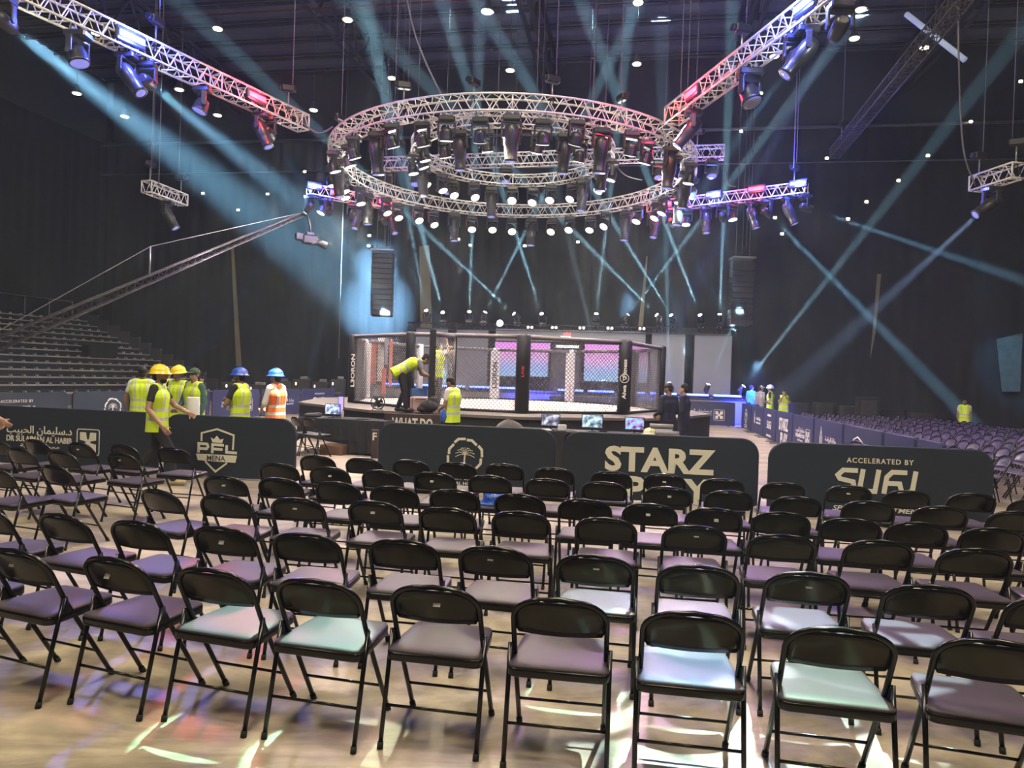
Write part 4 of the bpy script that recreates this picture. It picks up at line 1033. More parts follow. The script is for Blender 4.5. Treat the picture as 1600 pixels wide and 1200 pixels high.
# ------------------------------------------------------------------ camera crane
jp = [atY(472, 335, 20), atY(-70, 566, 12.6)]
mid = jp[0].lerp(jp[1], .5); jb = thing('camera_crane', 'long camera crane arm reaching in from the left edge', 'camera crane', mid)
d = (jp[1] - jp[0]); L = d.length; u = d.normalized(); s = u.cross(V((0, 0, 1))).normalized(); q = s.cross(u)
mb = MB(); CH = [(-.09, -.11), (.09, -.11), (.09, .11), (-.09, .11)]; h0, h1 = .45, 1.0
JP = lambda c, t: jp[0] - mid + d * t + (s * c[0] + q * c[1]) * (h0 + (h1 - h0) * t)
for c in CH: MB().tube([JP(c, 0), JP(c, 1)], .018, 6).build('chord', mat('jib_metal', (.07, .065, .075), .4, .5, noise=.2), jb)
n = 44
for f in range(4):
    for i in range(n): mb.tube([JP(CH[f], i / n), JP(CH[(f + 1) % 4], (i + 1) / n)], .008, 4, cap=False); mb.tube([JP(CH[f], i / n), JP(CH[(f + 1) % 4], i / n)], .008, 4, cap=False)
mb.build('bracing', BLKMET, jb)
MB().tube([JP((0, .1), 0), JP((0, .1), .55) + V((0, 0, .65)), JP((0, .1), 1.0)], .010, 5).build('guy_cable', CABLE, jb)
MB().tube([JP((0, .1), .55), JP((0, .1), .55) + V((0, 0, .65))], .02, 6).build('guy_post', STEEL, jb)
e0 = V((0, 0, 0)) + jp[1] - mid
MB().tube([e0, V((e0.x, e0.y, -mid.z))], .09, 10).build('column', BLKMET, jb)
mb = MB()
for k in range(3): mb.tube([V((e0.x, e0.y, -mid.z + .9)), V((e0.x + .8 * math.cos(k * 2.1), e0.y + .8 * math.sin(k * 2.1), -mid.z + .03))], .04, 8)
mb.build('tripod', BLKMET, jb)
tip = jp[0] - mid
hd_ = MB(); g = atY(484, 372, 20) - mid
hd_.tube([tip, tip + V((.15, 0, -.05)), g + V((0, 0, .35)), g], .03, 8); hd_.build('remote_head', BLKMET, jb)
cmr = MB(); cmr.bbox(g + V((0, 0, -.05)), (.42, .22, .24), .03, rz=.6); cmr.cyl(g + V((.16, .1, -.08)), g + V((.40, .26, -.16)), .09, .10, 14); cmr.bbox(g + V((-.25, -.16, 0)), (.2, .14, .2), .02, rz=.6); cmr.bbox(g + V((0, 0, .12)), (.22, .1, .1), .02, rz=.6)
cmr.build('camera', HEADM, jb)
mb = MB(); mb.tube([g + V((.26 * math.cos(a), .16 * math.sin(a), .0 + .22 * math.sin(a))) for a in [k * math.pi / 5 for k in range(10)]], .010, 6, closed=True); mb.build('gimbal', HEADM, jb)

# ------------------------------------------------------------------ roof lamps and wall lamps
HB = mat('bay_lamp', (1, .9, .6), .4, emit=(1, .80, .42), es=7)
BAY = [(340, 45), (543, 31), (762, 18), (997, 4), (612, 122), (797, 110), (995, 100), (1210, 88), (1444, 75), (150, 52), (120, 146), (280, 140), (195, 182), (340, 180), (490, 172), (1185, 146), (1335, 60), (1345, 15)]
for i, (px, py) in enumerate(BAY):
    p = atZ(px, py, 15.6 if py < 125 else 14.4)
    t = thing('bay_lamp', 'warm round lamp under the roof, %s from the left' % ORD[sorted(BAY).index((px, py))], 'lamp', p, 0, 'warm lamps under the roof')
    MB().lathe([(.06, .42), (.10, .38), (.12, .2), (.24, .02), (.25, .0), (.22, .0)], 16).build('shade', mat('lamp_shade', (.2, .2, .2), .4, .6, noise=.2), t)
    MB().lathe([(.19, .02), (.17, -.03), (.001, -.06)], 14).build('bulb', HB, t)
    MB().tube([(0, 0, .4), (0, 0, ROOF - .3 - p.z)], .012, 5).build('cord', CABLE, t)
WL = [(1292, 247), (1450, 243), (1517, 190), (1354, 315), (1325, 342), (1595, 127), (1075, 283), (1222, 365), (735, 383), (820, 384), (903, 378), (716, 374), (576, 384), (317, 302), (418, 303), (372, 328), (57, 187), (1158, 205), (1404, 282), (476, 268), (577, 368), (1211, 340)]
WB = mat('wall_bulb', (1, .9, .7), .4, emit=(1, .85, .6), es=7)
for i, (px, py) in enumerate(WL):
    p = onwall(px, py, .25); 
    t = thing('wall_lamp', 'small warm lamp on the dark drapes, %s from the left' % ('%s' % (ORD[sorted(WL).index((px, py))] if sorted(WL).index((px, py)) < 20 else ('twenty-first' if sorted(WL).index((px, py)) == 20 else 'last'))), 'lamp', p, TH, 'small lamps on the drapes')
    MB().bbox((0, .08, 0), (.3, .12, .2), .02).build('housing', HEADM, t); MB().bbox((0, 0, 0), (.16, .04, .10), .015).build('bulb', WB, t)

# ------------------------------------------------------------------ people
SKIN = mat('skin_tan', (.42, .25, .17), .55, noise=.08); SKIN2 = mat('skin_brown', (.28, .16, .10), .55, noise=.08)
HIVIS = mat('vest_yellow', (.66, .88, .03), .7, noise=.05); TAPE = mat('reflective_tape', (.55, .56, .52), .4, noise=.05)
ORNG = mat('vest_orange', (.9, .16, .03), .7, noise=.05)
TEE = mat('black_tee', (.02, .02, .025), .85, noise=.2); TEEW = mat('white_tee', (.72, .70, .68), .8, noise=.05); TEEG = mat('grey_tee', (.28, .28, .33), .8, noise=.1)
GREEN = mat('green_sleeve', (.05, .12, .10), .8, noise=.2); TEAL = mat('teal_tee', (.04, .30, .33), .8, noise=.1); SUIT = mat('dark_suit', (.018, .018, .04), .8, noise=.2)
TROU = mat('black_trousers', (.018, .018, .022), .85, noise=.2); SHOE = mat('beige_shoe', (.42, .36, .20), .7, noise=.1); SHOEB = mat('black_shoe', (.02, .02, .02), .6, noise=.1)
HAIR = mat('dark_hair', (.012, .010, .010), .8, noise=.3, scale=60); HELY = mat('helmet_yellow', (.92, .66, .01), .3, coat=.3, noise=.03); HELB = mat('helmet_blue', (.02, .10, .55), .3, coat=.3, noise=.03)
HELW = mat('helmet_white', (.8, .8, .7), .3, coat=.3, noise=.03); CAPG = mat('cap_olive', (.06, .09, .05), .8, noise=.2); EYEM = mat('eye_dark', (.01, .01, .01), .2, noise=.1)
def remesh(mb, vox, smooth=3):
    me = bpy.data.meshes.new('tmp'); me.from_pydata(mb.v, [], mb.f); o = bpy.data.objects.new('tmp', me); COL.objects.link(o)
    m = o.modifiers.new('r', 'REMESH'); m.mode = 'VOXEL'; m.voxel_size = vox; m.use_smooth_shade = True
    if smooth: s_ = o.modifiers.new('s', 'SMOOTH'); s_.iterations = smooth; s_.factor = .5
    dg = bpy.context.evaluated_depsgraph_get(); out_ = bpy.data.meshes.new_from_object(o.evaluated_get(dg)); bpy.data.objects.remove(o); bpy.data.meshes.remove(me)
    return out_
def cap(mb, a, b, ra, rb, n=12):
    a, b = V(a), V(b); mb.tube([a, b], [ra, rb], n); mb.ball(a, ra, n, 8); mb.ball(b, rb, n, 8)
BASE = dict(pel=(0, 0, .96), chest=(0, .0, 1.30), head=(0, .02, 1.615), face=(0, 1, 0), shL=(-.175, 0, 1.43), shR=(.175, 0, 1.43), elL=(-.23, -.02, 1.14), elR=(.23, -.02, 1.14),
            haL=(-.235, .08, .89), haR=(.235, .08, .89), hipL=(-.09, 0, .93), hipR=(.09, 0, .93), knL=(-.10, .02, .51), knR=(.10, .02, .51), anL=(-.11, -.02, .09), anR=(.11, -.02, .09))
def person(label, loc, rz, pose=None, skin=SKIN, top=TEE, vest=HIVIS, legs=TROU, shoe=SHOEB, hat='', hatm=None, hair=True, scale=1.0, sleeve=.55, group=None, vox=.011, beard=False):
    J = {k: V(v) for k, v in {**BASE, **(pose or {})}.items()}
    t = thing('person', label, 'person', loc, rz, group); t.scale = (scale,) * 3
    lat = (J['shR'] - J['shL']).normalized(); upv = (J['chest'] - J['pel']).normalized(); fwd = upv.cross(lat) * 1
    fwd = lat.cross(upv) * -1 if (lat.cross(upv)).y > 0 and False else upv.cross(lat)
    def torso(mb, d, lo=0.0, arms=True, w=1.0, dz=0):
        p0, c = J['pel'], J['chest']; wst = p0.lerp(c, .5)
        for s_ in (-1, 0, 1):
            cap(mb, p0 + lat * .075 * s_ - upv * dz, wst + lat * .062 * s_, .112 + d, .102 + d); cap(mb, wst + lat * .062 * s_, c + lat * .085 * s_, .102 + d, .118 + d)
            cap(mb, c + lat * .085 * s_, (J['shL'] + J['shR']) / 2 + lat * .08 * s_ * w - upv * .035, .118 + d, .07 + d * .8)
        if arms: cap(mb, J['shL'] + lat * .02 * 1, J['shR'] - lat * .02, .062 + d * .8, .062 + d * .8)
        else: cap(mb, J['shL'] + lat * .055 + upv * .0, J['shR'] - lat * .055, .058 + d * .9, .058 + d * .9)
    # body: one continuous skin surface
    mb = MB(); torso(mb, -.006)
    nk = (J['shL'] + J['shR']) / 2; hc = J['head']; f = J['face'].normalized(); hup = (hc - nk).normalized(); hr = f.cross(hup).normalized(); hup = hr.cross(f).normalized()
    cap(mb, nk - upv * .02, hc - hup * .06, .062, .056)
    M3 = Matrix((hr, f, hup)).transposed()
    mb.ball(hc + hup * .035 - f * .012, (.076, .094, .09), 16, 12, M3); mb.ball(hc - hup * .03 + f * .018, (.062, .075, .085), 16, 12, M3); mb.ball(hc - hup * .085 + f * .055, (.035, .03, .028), 12, 8, M3)
    cap(mb, hc + hup * .015 + f * .088, hc - hup * .025 + f * .108, .012, .017, 8)
    cap(mb, hc - hup * .055 + f * .083 - hr * .02, hc - hup * .055 + f * .083 + hr * .02, .009, .009, 8)
    for s_ in (-1, 1): mb.ball(hc + hr * .078 * s_ - f * .005 - hup * .005, (.010, .018, .030), 8, 6, M3)
    for S in ('L', 'R'):
        s_ = -1 if S == 'L' else 1
        sh, el, ha = J['sh' + S], J['el' + S], J['ha' + S]
        cap(mb, sh, el, .05, .040); cap(mb, el, ha, .040, .027)
        fa = (ha - el).normalized(); pn_ = fa.cross(lat); pn_ = pn_.normalized() if pn_.length > .1 else fwd; sd = fa.cross(pn_).normalized()
        curl = -fwd * .0 + (V((0, 0, 0)) - lat * s_) * .6
        curl = (curl - fa * curl.dot(fa)); curl = curl.normalized() if curl.length > .05 else pn_
        sd = fa.cross(curl).normalized()
        for k in (-1, 0, 1): cap(mb, ha + sd * .018 * k, ha + fa * .085 + sd * .024 * k, .019, .017, 8)
        for k, ln in enumerate((.072, .080, .075, .060)):
            r0_ = ha + fa * .09 + sd * (.033 - .022 * k); r1_ = r0_ + (fa * .85 + curl * .4).normalized() * ln * .55; r2_ = r1_ + (fa * .4 + curl * .9).normalized() * ln * .5
            cap(mb, r0_, r1_, .0105, .0095, 8); cap(mb, r1_, r2_, .0095, .0085, 8)
        cap(mb, ha + fa * .025 + sd * .03, ha + fa * .055 + sd * .062 + curl * .02, .012, .010, 8); cap(mb, ha + fa * .055 + sd * .062 + curl * .02, ha + fa * .085 + sd * .060 + curl * .04, .010, .009, 8)
        cap(mb, J['hip' + S], J['kn' + S], .082, .055); cap(mb, J['kn' + S], J['an' + S], .052, .036)
        an = J['an' + S]; cap(mb, an - V((0, .0, .02)), an + V((0, .13, -.05)), .038, .028)
    body = remesh(mb, vox); body.name = 'person_body'; body.materials.append(skin); link('body', body, None, t)
    eb = MB()
    for s_ in (-1, 1): eb.ball(hc + hr * .031 * s_ + f * .086 + hup * .018, (.011, .008, .007), 8, 6, M3)
    eb.build('eyes', EYEM, t)
    # clothes
    mb = MB(); torso(mb, .008)
    for S in ('L', 'R'): cap(mb, J['sh' + S], J['sh' + S].lerp(J['el' + S], min(1, sleeve)), .062, .056)
    if sleeve > 1:
        for S in ('L', 'R'): cap(mb, J['el' + S], J['el' + S].lerp(J['ha' + S], .93), .054, .038)
    me = remesh(mb, .014, 4); me.name = 'shirt'; me.materials.append(top); link('shirt', me, None, t)
    mb = MB()
    cap(mb, J['pel'] - lat * .07, J['pel'] + lat * .07, .122, .122)
    for S in ('L', 'R'):
        cap(mb, J['pel'] + lat * (.06 if S == 'R' else -.06), J['hip' + S], .118, .10); cap(mb, J['hip' + S], J['kn' + S], .10, .070); cap(mb, J['kn' + S], J['an' + S], .070, .056)
    me = remesh(mb, .014, 4); me.name = 'trousers'; me.materials.append(legs); link('trousers', me, None, t)
    for S in ('L', 'R'):
        an = J['an' + S]; mb = MB(); cap(mb, an + V((0, -.03, -.045)), an + V((0, .15, -.05)), .045, .038, 10); mb.v = [(x, y, max(z, an.z - .09)) for x, y, z in mb.v]
        mb.build('shoe', shoe, t)
    if vest is not None:
        mb = MB(); torso(mb, .028, arms=False, dz=.24)
        me = remesh(mb, .012, 4); me.name = 'vest'; hem = J['pel'] - upv * .17; bmv = bmesh.new(); bmv.from_mesh(me); bmesh.ops.bisect_plane(bmv, geom=bmv.verts[:] + bmv.edges[:] + bmv.faces[:], plane_co=hem, plane_no=-upv, clear_outer=True); bmv.to_mesh(me); bmv.free(); me.materials.append(vest); me.materials.append(TAPE)
        L_ = (J['chest'] - J['pel']).length
        for p in me.polygons:
            c = V(p.center) - J['pel']; h = c.dot(upv) / L_; x = c.dot(lat)
            if -.02 < h < .12 or .38 < h < .52 or (h >= .52 and .085 < abs(x) < .13): p.material_index = 1
            p.use_smooth = True
        link('vest', me, None, t)
    if hat == 'helmet':
        mb = MB(); M4 = M3.to_4x4(); M4.translation = hc + hup * .035 - f * .01
        pr = [(.152, -.01), (.150, .0), (.128, .012), (.124, .045), (.108, .085), (.07, .115), (.02, .128), (.001, .129)]
        mb.lathe(pr, 22, M4)
        mb.v = [tuple(V(v) + f * .03 * max(0, (V(v) - hc).dot(f)) / .15 * 1.0) for v in mb.v]
        hm_ = mb.build('helmet', hatm, t); mb = MB()
        mb.tube([M4 @ V((0, -.12, .06)), M4 @ V((0, -.06, .118)), M4 @ V((0, 0, .134)), M4 @ V((0, .07, .118)), M4 @ V((0, .14, .06))], .012, 6)
        mb.build('ridge', hatm, hm_)
        st_ = MB()
        for s_ in (-1, 1): st_.tube([hc + hr * .08 * s_ + hup * .03, hc + hr * .06 * s_ - hup * .09 + f * .03], .004, 4)
        st_.tube([hc - hr * .06 - hup * .09 + f * .03, hc - hup * .12 + f * .05, hc + hr * .06 - hup * .09 + f * .03], .004, 4); st_.build('chin_strap', TEE, t)
    elif hat == 'cap':
        mb = MB(); mb.ball(hc + hup * .05 - f * .012, (.086, .104, .084), 16, 10, M3); mb.ball(hc + hup * .055 + f * .11, (.065, .07, .012), 12, 6, M3); mb.build('cap', hatm, t)
    if hair:
        mb = MB(); mb.ball(hc + hup * .045 - f * .022, (.082, .098, .088), 16, 10, M3); mb.ball(hc - f * .05 - hup * .02, (.068, .055, .06), 12, 8, M3); mb.build('hair', HAIR, t)
    if beard:
        mb = MB(); mb.ball(hc - hup * .07 + f * .045, (.062, .055, .045), 14, 8, M3); mb.build('beard', HAIR, t)
    return t
def gz(px, Y, z=0):
    # ground point in column px at depth Y
    y = 588 + .033 * (px - 800) + EYE * FPX / Y * 1.0
    p = atY(px, y, Y); p.z = z; return p
stride = dict(knR=(.10, .22, .53), anR=(.10, .28, .10), knL=(-.10, -.05, .50), anL=(-.10, -.32, .16), haR=(.26, .16, .88), elR=(.25, -.05, 1.13), elL=(-.24, .16, 1.17), haL=(-.16, .40, 1.06))
person('man in yellow helmet, yellow vest and beige shoes striding past the barriers', gz(243, 10.55), -82 * D2R, stride, hat='helmet', hatm=HELY, shoe=SHOE, beard=True, vox=.0095)
person('person in white shirt and yellow vest seen from behind the striding man', gz(219, 13.3), 20 * D2R, dict(elL=(-.27, .02, 1.15)), top=TEEW, skin=SKIN2)
person('person in yellow vest standing with back turned between the two yellow helmets', gz(256, 13.9), -5 * D2R, top=TEEW)
person('man in yellow helmet with black tee facing the viewer behind the barrier', gz(276, 13.2), 172 * D2R, dict(face=(.2, 1, -.15), elL=(-.27, .0, 1.13), haL=(-.16, .22, 1.0), elR=(.26, 0, 1.13), haR=(.14, .22, .98)), hat='helmet', hatm=HELY)
person('man in olive cap and green sleeves with yellow vest by the white roll', gz(301, 12.35), 150 * D2R, dict(face=(-.3, 1, -.1), elR=(.25, .05, 1.15), haR=(.12, .24, 1.05)), top=GREEN, hat='cap', hatm=CAPG, sleeve=1.2)
person('man in blue helmet and yellow vest with folded arms', gz(372, 12.3), 78 * D2R, dict(elL=(-.27, .10, 1.13), haL=(.0, .18, 1.15), elR=(.27, .10, 1.13), haR=(.0, .215, 1.20)), top=TEE, hat='helmet', hatm=HELB, skin=SKIN2)
person('person in blue helmet and orange vest with hands together', gz(428, 12.7), 70 * D2R, dict(elL=(-.24, .05, 1.16), haL=(-.06, .24, 1.08), elR=(.24, .05, 1.16), haR=(.06, .24, 1.06)), top=TEEW, vest=ORNG, hat='helmet', hatm=HELB, sleeve=1.1)
lamp('SPOT', 'white_profile_light', V((-2.5, 13.5, 8.3)), 14000, (1, 1, .98), gz(430, 12.7, 1.35), 5.5 * D2R, .3, .03)
rl = thing('paper_roll', 'white upright roll held behind the barrier', 'roll', gz(299, 12.02), 0); MB().lathe([(.10, .55), (.105, .56), (.105, 1.24), (.10, 1.25)], 18).build('paper', PAPER, rl); MB().lathe([(.15, 0), (.15, .02), (.03, .03), (.03, .56)], 14).build('stand', BLKMET, rl)
# crew at the cage door
bend = dict(pel=(0, -.10, .93), chest=(0, .20, 1.10), shL=(-.17, .33, 1.14), shR=(.17, .33, 1.14), head=(0, .50, 1.20), face=(0, .7, -.7), elL=(-.20, .42, .86), elR=(.20, .42, .88), haL=(-.14, .62, .78), haR=(.16, .64, .80),
            hipL=(-.09, -.08, .90), hipR=(.09, -.08, .90), knL=(-.12, .06, .50), knR=(.12, -.0, .50), anL=(-.14, -.10, .09), anR=(.14, .06, .09))
person('man in yellow vest bending over in the cage doorway', gz(627, 16.15, PZ), -75 * D2R, bend, top=TEEG)
person('man in yellow vest reaching up inside the cage with one arm', gz(679, 18.2, PZ + .025), -40 * D2R, dict(elR=(.24, .16, 1.50), haR=(.14, .20, 1.74), elL=(-.22, .2, 1.40), haL=(-.05, .42, 1.46), head=(0, .05, 1.60), face=(.1, .9, .3)), top=TEEW, scale=.97)
person('man in yellow vest before the platform looking at something in his hands', gz(704, 14.7), 60 * D2R, dict(head=(0, .06, 1.60), face=(0, .85, -.5), elL=(-.24, .02, 1.14), haL=(-.07, .26, 1.04), elR=(.24, .02, 1.14), haR=(.06, .28, 1.02)), top=TEEW, skin=SKIN2)
bg = thing('blue_cloth', 'blue cloth bundle held by the man before the platform', 'cloth', gz(690, 14.55, .80), 0); mb = MB()
mb.tube([(0, 0, 0), (.02, .01, .10), (0, 0, .2), (.01, 0, .26)], [.05, .075, .06, .03], 12); mb.build('cloth', mat('blue_cloth', (.03, .12, .5), .8, noise=.2, bump=.4), bg)
person('person in dark suit left of the pair beside the cage platform', gz(1041, 15.0), 30 * D2R, dict(face=(-.4, .8, -.4), haL=(-.1, .3, 1.05), haR=(.1, .3, 1.02)), top=SUIT, vest=None, legs=SUIT, sleeve=1.2, skin=SKIN2)
person('person in dark suit right of the pair beside the cage platform', gz(1066, 15.75), 60 * D2R, dict(haL=(-.1, .25, 1.1)), top=SUIT, vest=None, legs=SUIT, sleeve=1.2)
G12 = 'crew group by the far corner barriers'
person('person in teal shirt at the far corner of the right hand barriers', gz(1172, 30.6), -60 * D2R, top=TEAL, vest=None, vox=.02, group=G12)
person('man in grey tee and pale cap leaning at the far corner barriers', gz(1186, 27.8), -70 * D2R, dict(haR=(.1, .35, 1.05)), top=TEEG, vest=None, hat='cap', hatm=TEEW, vox=.02, group=G12)
person('man in white helmet with yellow vest over black shirt by the far corner', gz(1202, 29.3), 60 * D2R, dict(haL=(-.1, .35, 1.0)), top=TEE, hat='helmet', hatm=HELW, vox=.02, group=G12)
person('person in yellow vest holding a hand to the face beyond the right barriers', gz(1223, 27.2), 170 * D2R, dict(elR=(.22, .15, 1.22), haR=(.05, .2, 1.5), elL=(-.22, .15, 1.2), haL=(-.05, .2, 1.42)), top=TEE, skin=SKIN2, scale=.93, vox=.02, group=G12)
person('lone person in yellow vest and pale sleeves at the far right seating', gz(1505, 25.0), 150 * D2R, top=TEEW, skin=SKIN2, scale=.87, vox=.016)
person('person cut off at the left edge with only an arm in view', gz(-27, 10.2), -80 * D2R, dict(elR=(.26, .1, 1.14), haR=(.25, .34, .93)), top=TEE, vest=None)
seat_p = person('person sitting at the dark desk behind the left barriers', gz(316, 29), 150 * D2R, dict(pel=(0, 0, .52), chest=(0, .03, .86), shL=(-.175, .03, .99), shR=(.175, .03, .99), head=(0, .05, 1.17), elL=(-.23, .1, .74), elR=(.23, .1, .74), haL=(-.15, .35, .76), haR=(.15, .35, .76),
    hipL=(-.09, .05, .50), hipR=(.09, .05, .50), knL=(-.12, .45, .50), knR=(.12, .45, .50), anL=(-.12, .42, .09), anR=(.12, .42, .09)), top=TEE, vest=None, vox=.02, scale=1.05)
t = thing('stool', 'low black stool under the person at the dark desk', 'stool', gz(316, 29), 0)
MB().lathe([(.19, .36), (.2, .37), (.2, .40), (.18, .41)], 18).build('seat', TEE, t)
for k in range(4): MB().tube([(.12 * math.cos(k * 1.571 + .8), .12 * math.sin(k * 1.571 + .8), .37), (.2 * math.cos(k * 1.571 + .8), .2 * math.sin(k * 1.571 + .8), 0)], .015, 6).build('leg', BLKMET, t)

# ------------------------------------------------------------------ tiered seating blocks
TIER = mat('tier_deck', (.012, .012, .017), .6, noise=.3, scale=4); NOSE = mat('tier_edge', (.40, .39, .37), .5, .3, noise=.3, scale=6); PANEL = mat('tier_panel', (.045, .045, .052), .8, noise=.2)
YEL = mat('aisle_edge', (.62, .60, .30), .5, noise=.2)
def bleacher(label, O, v, n, length, run=.75, rise=.3, z0=.5, flip=1, aisle=(.45,), rail=True):
    # O: far lower corner, v: row direction towards the viewer, tiers climb sideways
    v = V(v).normalized(); u = V((-v.y, v.x, 0)) * flip
    t = thing('tiered_seating', label, 'bleachers', O, 0)
    def B(mb, s0, s1, r0_, r1_, za, zb):
        P_ = [v * a_ + u * b_ for a_, b_ in ((s0, r0_), (s1, r0_), (s1, r1_), (s0, r1_))]
        vs = [p + V((0, 0, za)) for p in P_] + [p + V((0, 0, zb)) for p in P_]
        fs = [(0, 3, 2, 1), (4, 5, 6, 7), (0, 1, 5, 4), (1, 2, 6, 5), (2, 3, 7, 6), (3, 0, 4, 7)]
        mb.add(vs, [f_[::-1] for f_ in fs] if flip * 1 < 0 else fs)
    for i in range(n):
        z = z0 + rise * i; r0_ = run * i
        mb = MB(); B(mb, 0, length, r0_, r0_ + run + (.0 if i < n - 1 else .6), z - .06, z); B(mb, 0, length, r0_ + .03, r0_ + .06, z - rise, z - .06)
        tr = mb.build('tier', TIER, t)
        mb = MB(); B(mb, 0, length, r0_ - .02, r0_ + .03, z - .035, z + .012); mb.build('edge_strip', NOSE, tr)
        mb = MB(); B(mb, .38, length - .1, r0_ + .16, r0_ + .22, z, z + .03); k = .4
        while k < length: B(mb, k, k + .06, r0_ + .12, r0_ + .26, z, z + .10); k += .55
        mb.build('seat_bracket', NOSE, tr)
        # folded bench slab
        mb = MB(); B(mb, .2, length - .1, r0_ + run * .55, r0_ + run * .82, z + .0, z + .11); mb.build('folded_bench', TIER, tr)
        mb = MB()
        for a_ in aisle: B(mb, a_ * length, a_ * length + 1.1, r0_ - .025, r0_ + .10, z - .01, z + .02)
        mb.build('aisle_edge', YEL, tr)
        mb = MB(); B(mb, -.08, 0, r0_, r0_ + run - .04, max(0, z - 1.6), z + .62); B(mb, -.10, .02, r0_, r0_ + run - .04, z + .58, z + .66); mb.build('side_panel', PANEL, t)
    mb = MB(); B(mb, 0, length, 0, .03, 0, z0 - .06); mb.build('front_panel', PANEL, t)
    if rail:
        z = z0 + rise * (n - 1); rr_ = run * n + .4; k = 0
        while k < length:
            p = v * k + u * rr_; MB().tube([p + V((0, 0, z)), p + V((0, 0, z + 1.1))], .03, 6).build('rail_post', STEEL, t); k += 1.4
        MB().tube([u * rr_ + V((0, 0, z + 1.1)), v * length + u * rr_ + V((0, 0, z + 1.1))], .03, 6).build('rail', STEEL, t)
    return t
bleacher('dark tiered seating block with pale step edges on the left', gz(338, 37.3), (-.31, -.95, 0), 13, 25, flip=-1, aisle=(.22, .62))
bleacher('dark tiered seating block with pale step edges on the right', gz(1462, 27.0), (.10, -.99, 0), 9, 12, .95, .28, .35, -1, (.3,), False) if False else None
def right_block():
    O = ven(15.2, 27.5); v = -VY
    return bleacher('dark tiered seating block with pale step edges at the right edge', O, v, 8, 16, .8, .2, .42, 1 if V((-v.y, v.x, 0)).dot(VX) > 0 else -1, (.3,), False)
right_block()
_O = gz(338, 37.3); _v = V((-.31, -.95, 0)).normalized(); _u = V((_v.y, -_v.x, 0))
best = min(((proj(_O + _v * (k * .5) + _u * (i * .75 + .35) + V((0, 0, .5 + .3 * i))), i, k) for i in range(12) for k in range(50)), key=lambda q: (q[0][0] - 157) ** 2 + (q[0][1] - 563) ** 2)
t = thing('covered_console', 'black covered desk standing on the left tiers', 'console', _O + _v * (best[2] * .5) + _u * (best[1] * .75 + .35) + V((0, 0, .5 + .3 * best[1])), math.atan2(_v.y, _v.x))
MB().bbox((0, 0, .36), (1.7, .6, .70), .08).build('cover', SKIRT, t); MB().bbox((0, 0, .74), (1.5, .5, .06), .02).build('lid', MATTE, t)

# dark equipment behind the barriers
rq = random.Random(5)
for i, (px, Y, w_, h) in enumerate(((365, 30.5, .9, 1.15), (402, 30.8, .95, 1.05), (438, 31, .85, 1.25), (470, 31.5, .75, 1.35), (500, 31.5, .7, 1.25), (527, 31.8, .6, 1.4))):
    t = thing('equipment_case', 'dark equipment case behind the left barriers, %s from the left' % ORD[i], 'case', gz(px, Y), rq.uniform(-.2, .2), 'equipment behind the left barriers')
    MB().bbox((0, 0, h / 2), (w_, .7, h), .02).build('case', MATTE, t)
    mb = MB(); mb.bbox((0, -.36, h * .55), (w_ * .5, .03, .1), .01); mb.build('panel', ALUD, t)
    mb = MB(); mb.bbox((.1, 0, h + .06), (w_ * .4, .3, .12), .02); mb.build('device', mat('device_grey', (.12, .12, .12), .5, noise=.3), t)
    lm = mat('pilot_%d' % (i % 3), (.8, .7, .3), .4, emit=((1, .8, .3), (.9, .3, .2), (.6, .8, .4))[i % 3], es=2.5)
    MB().bbox((-.2, -.37, h * .85), (.05, .02, .12), .005).build('pilot_light', lm, t)
def draped(px, Y, w_, h, label, rz=0):
    t = thing('draped_table', label, 'draped table', gz(px, Y), rz, 'dark covered furniture before the right drapes')
    mb = MB(); n = 28; rings = []
    for z, k in ((h, .96), (h - .03, 1.0), (h * .5, 1.04), (0.01, 1.10)):
        for i in range(n):
            a = 2 * math.pi * i / n; cx_ = max(-1, min(1, 1.25 * math.cos(a))); cy_ = max(-1, min(1, 1.25 * math.sin(a)))
            fo = 1 + (.05 * math.sin(i * 2.3) if z < h - .1 else 0); rings.append((cx_ * w_ / 2 * k * fo, cy_ * .4 * k * fo, z))
    fs = [tuple(range(n))] + [(r * n + i, (r + 1) * n + i, (r + 1) * n + (i + 1) % n, r * n + (i + 1) % n) for r in range(3) for i in range(n)]
    mb.add(rings, fs, True); mb.sm[-len(fs)] = False; mb.build('cloth', SKIRT, t); return t
for i, (px, w_, h) in enumerate(((1247, .85, 1.05), (1286, .8, 1.1), (1324, .8, 1.0), (1386, 1.2, .95), (1440, 1.0, .85))):
    draped(px, 30.5 - i * .5, w_, h, 'black covered table before the right drapes, %s from the left' % ORD[i], TH)
t = thing('flight_case', 'upright black case standing among the covered tables', 'case', gz(1353, 28.6), TH); MB().bbox((0, 0, .72), (.8, .5, 1.4), .03).build('case', MATTE, t); MB().box((0, -.26, .75), (.6, .02, 1.1)).build('panel', ALUD, t)
t = thing('floor_sign', 'yellow folding floor sign before the covered tables', 'sign', gz(1422, 27.2), 0)
for s_ in (-1, 1): MB().prism([(-.16, 0), (.16, 0), (.11, .62), (-.11, .62)], .02, Matrix.Translation((0, s_ * .1, 0)) @ Matrix.Rotation(-s_ * .16 * -1, 4, 'X')).build('board', mat('sign_yellow', (.9, .45, .02), .5, noise=.05), t)

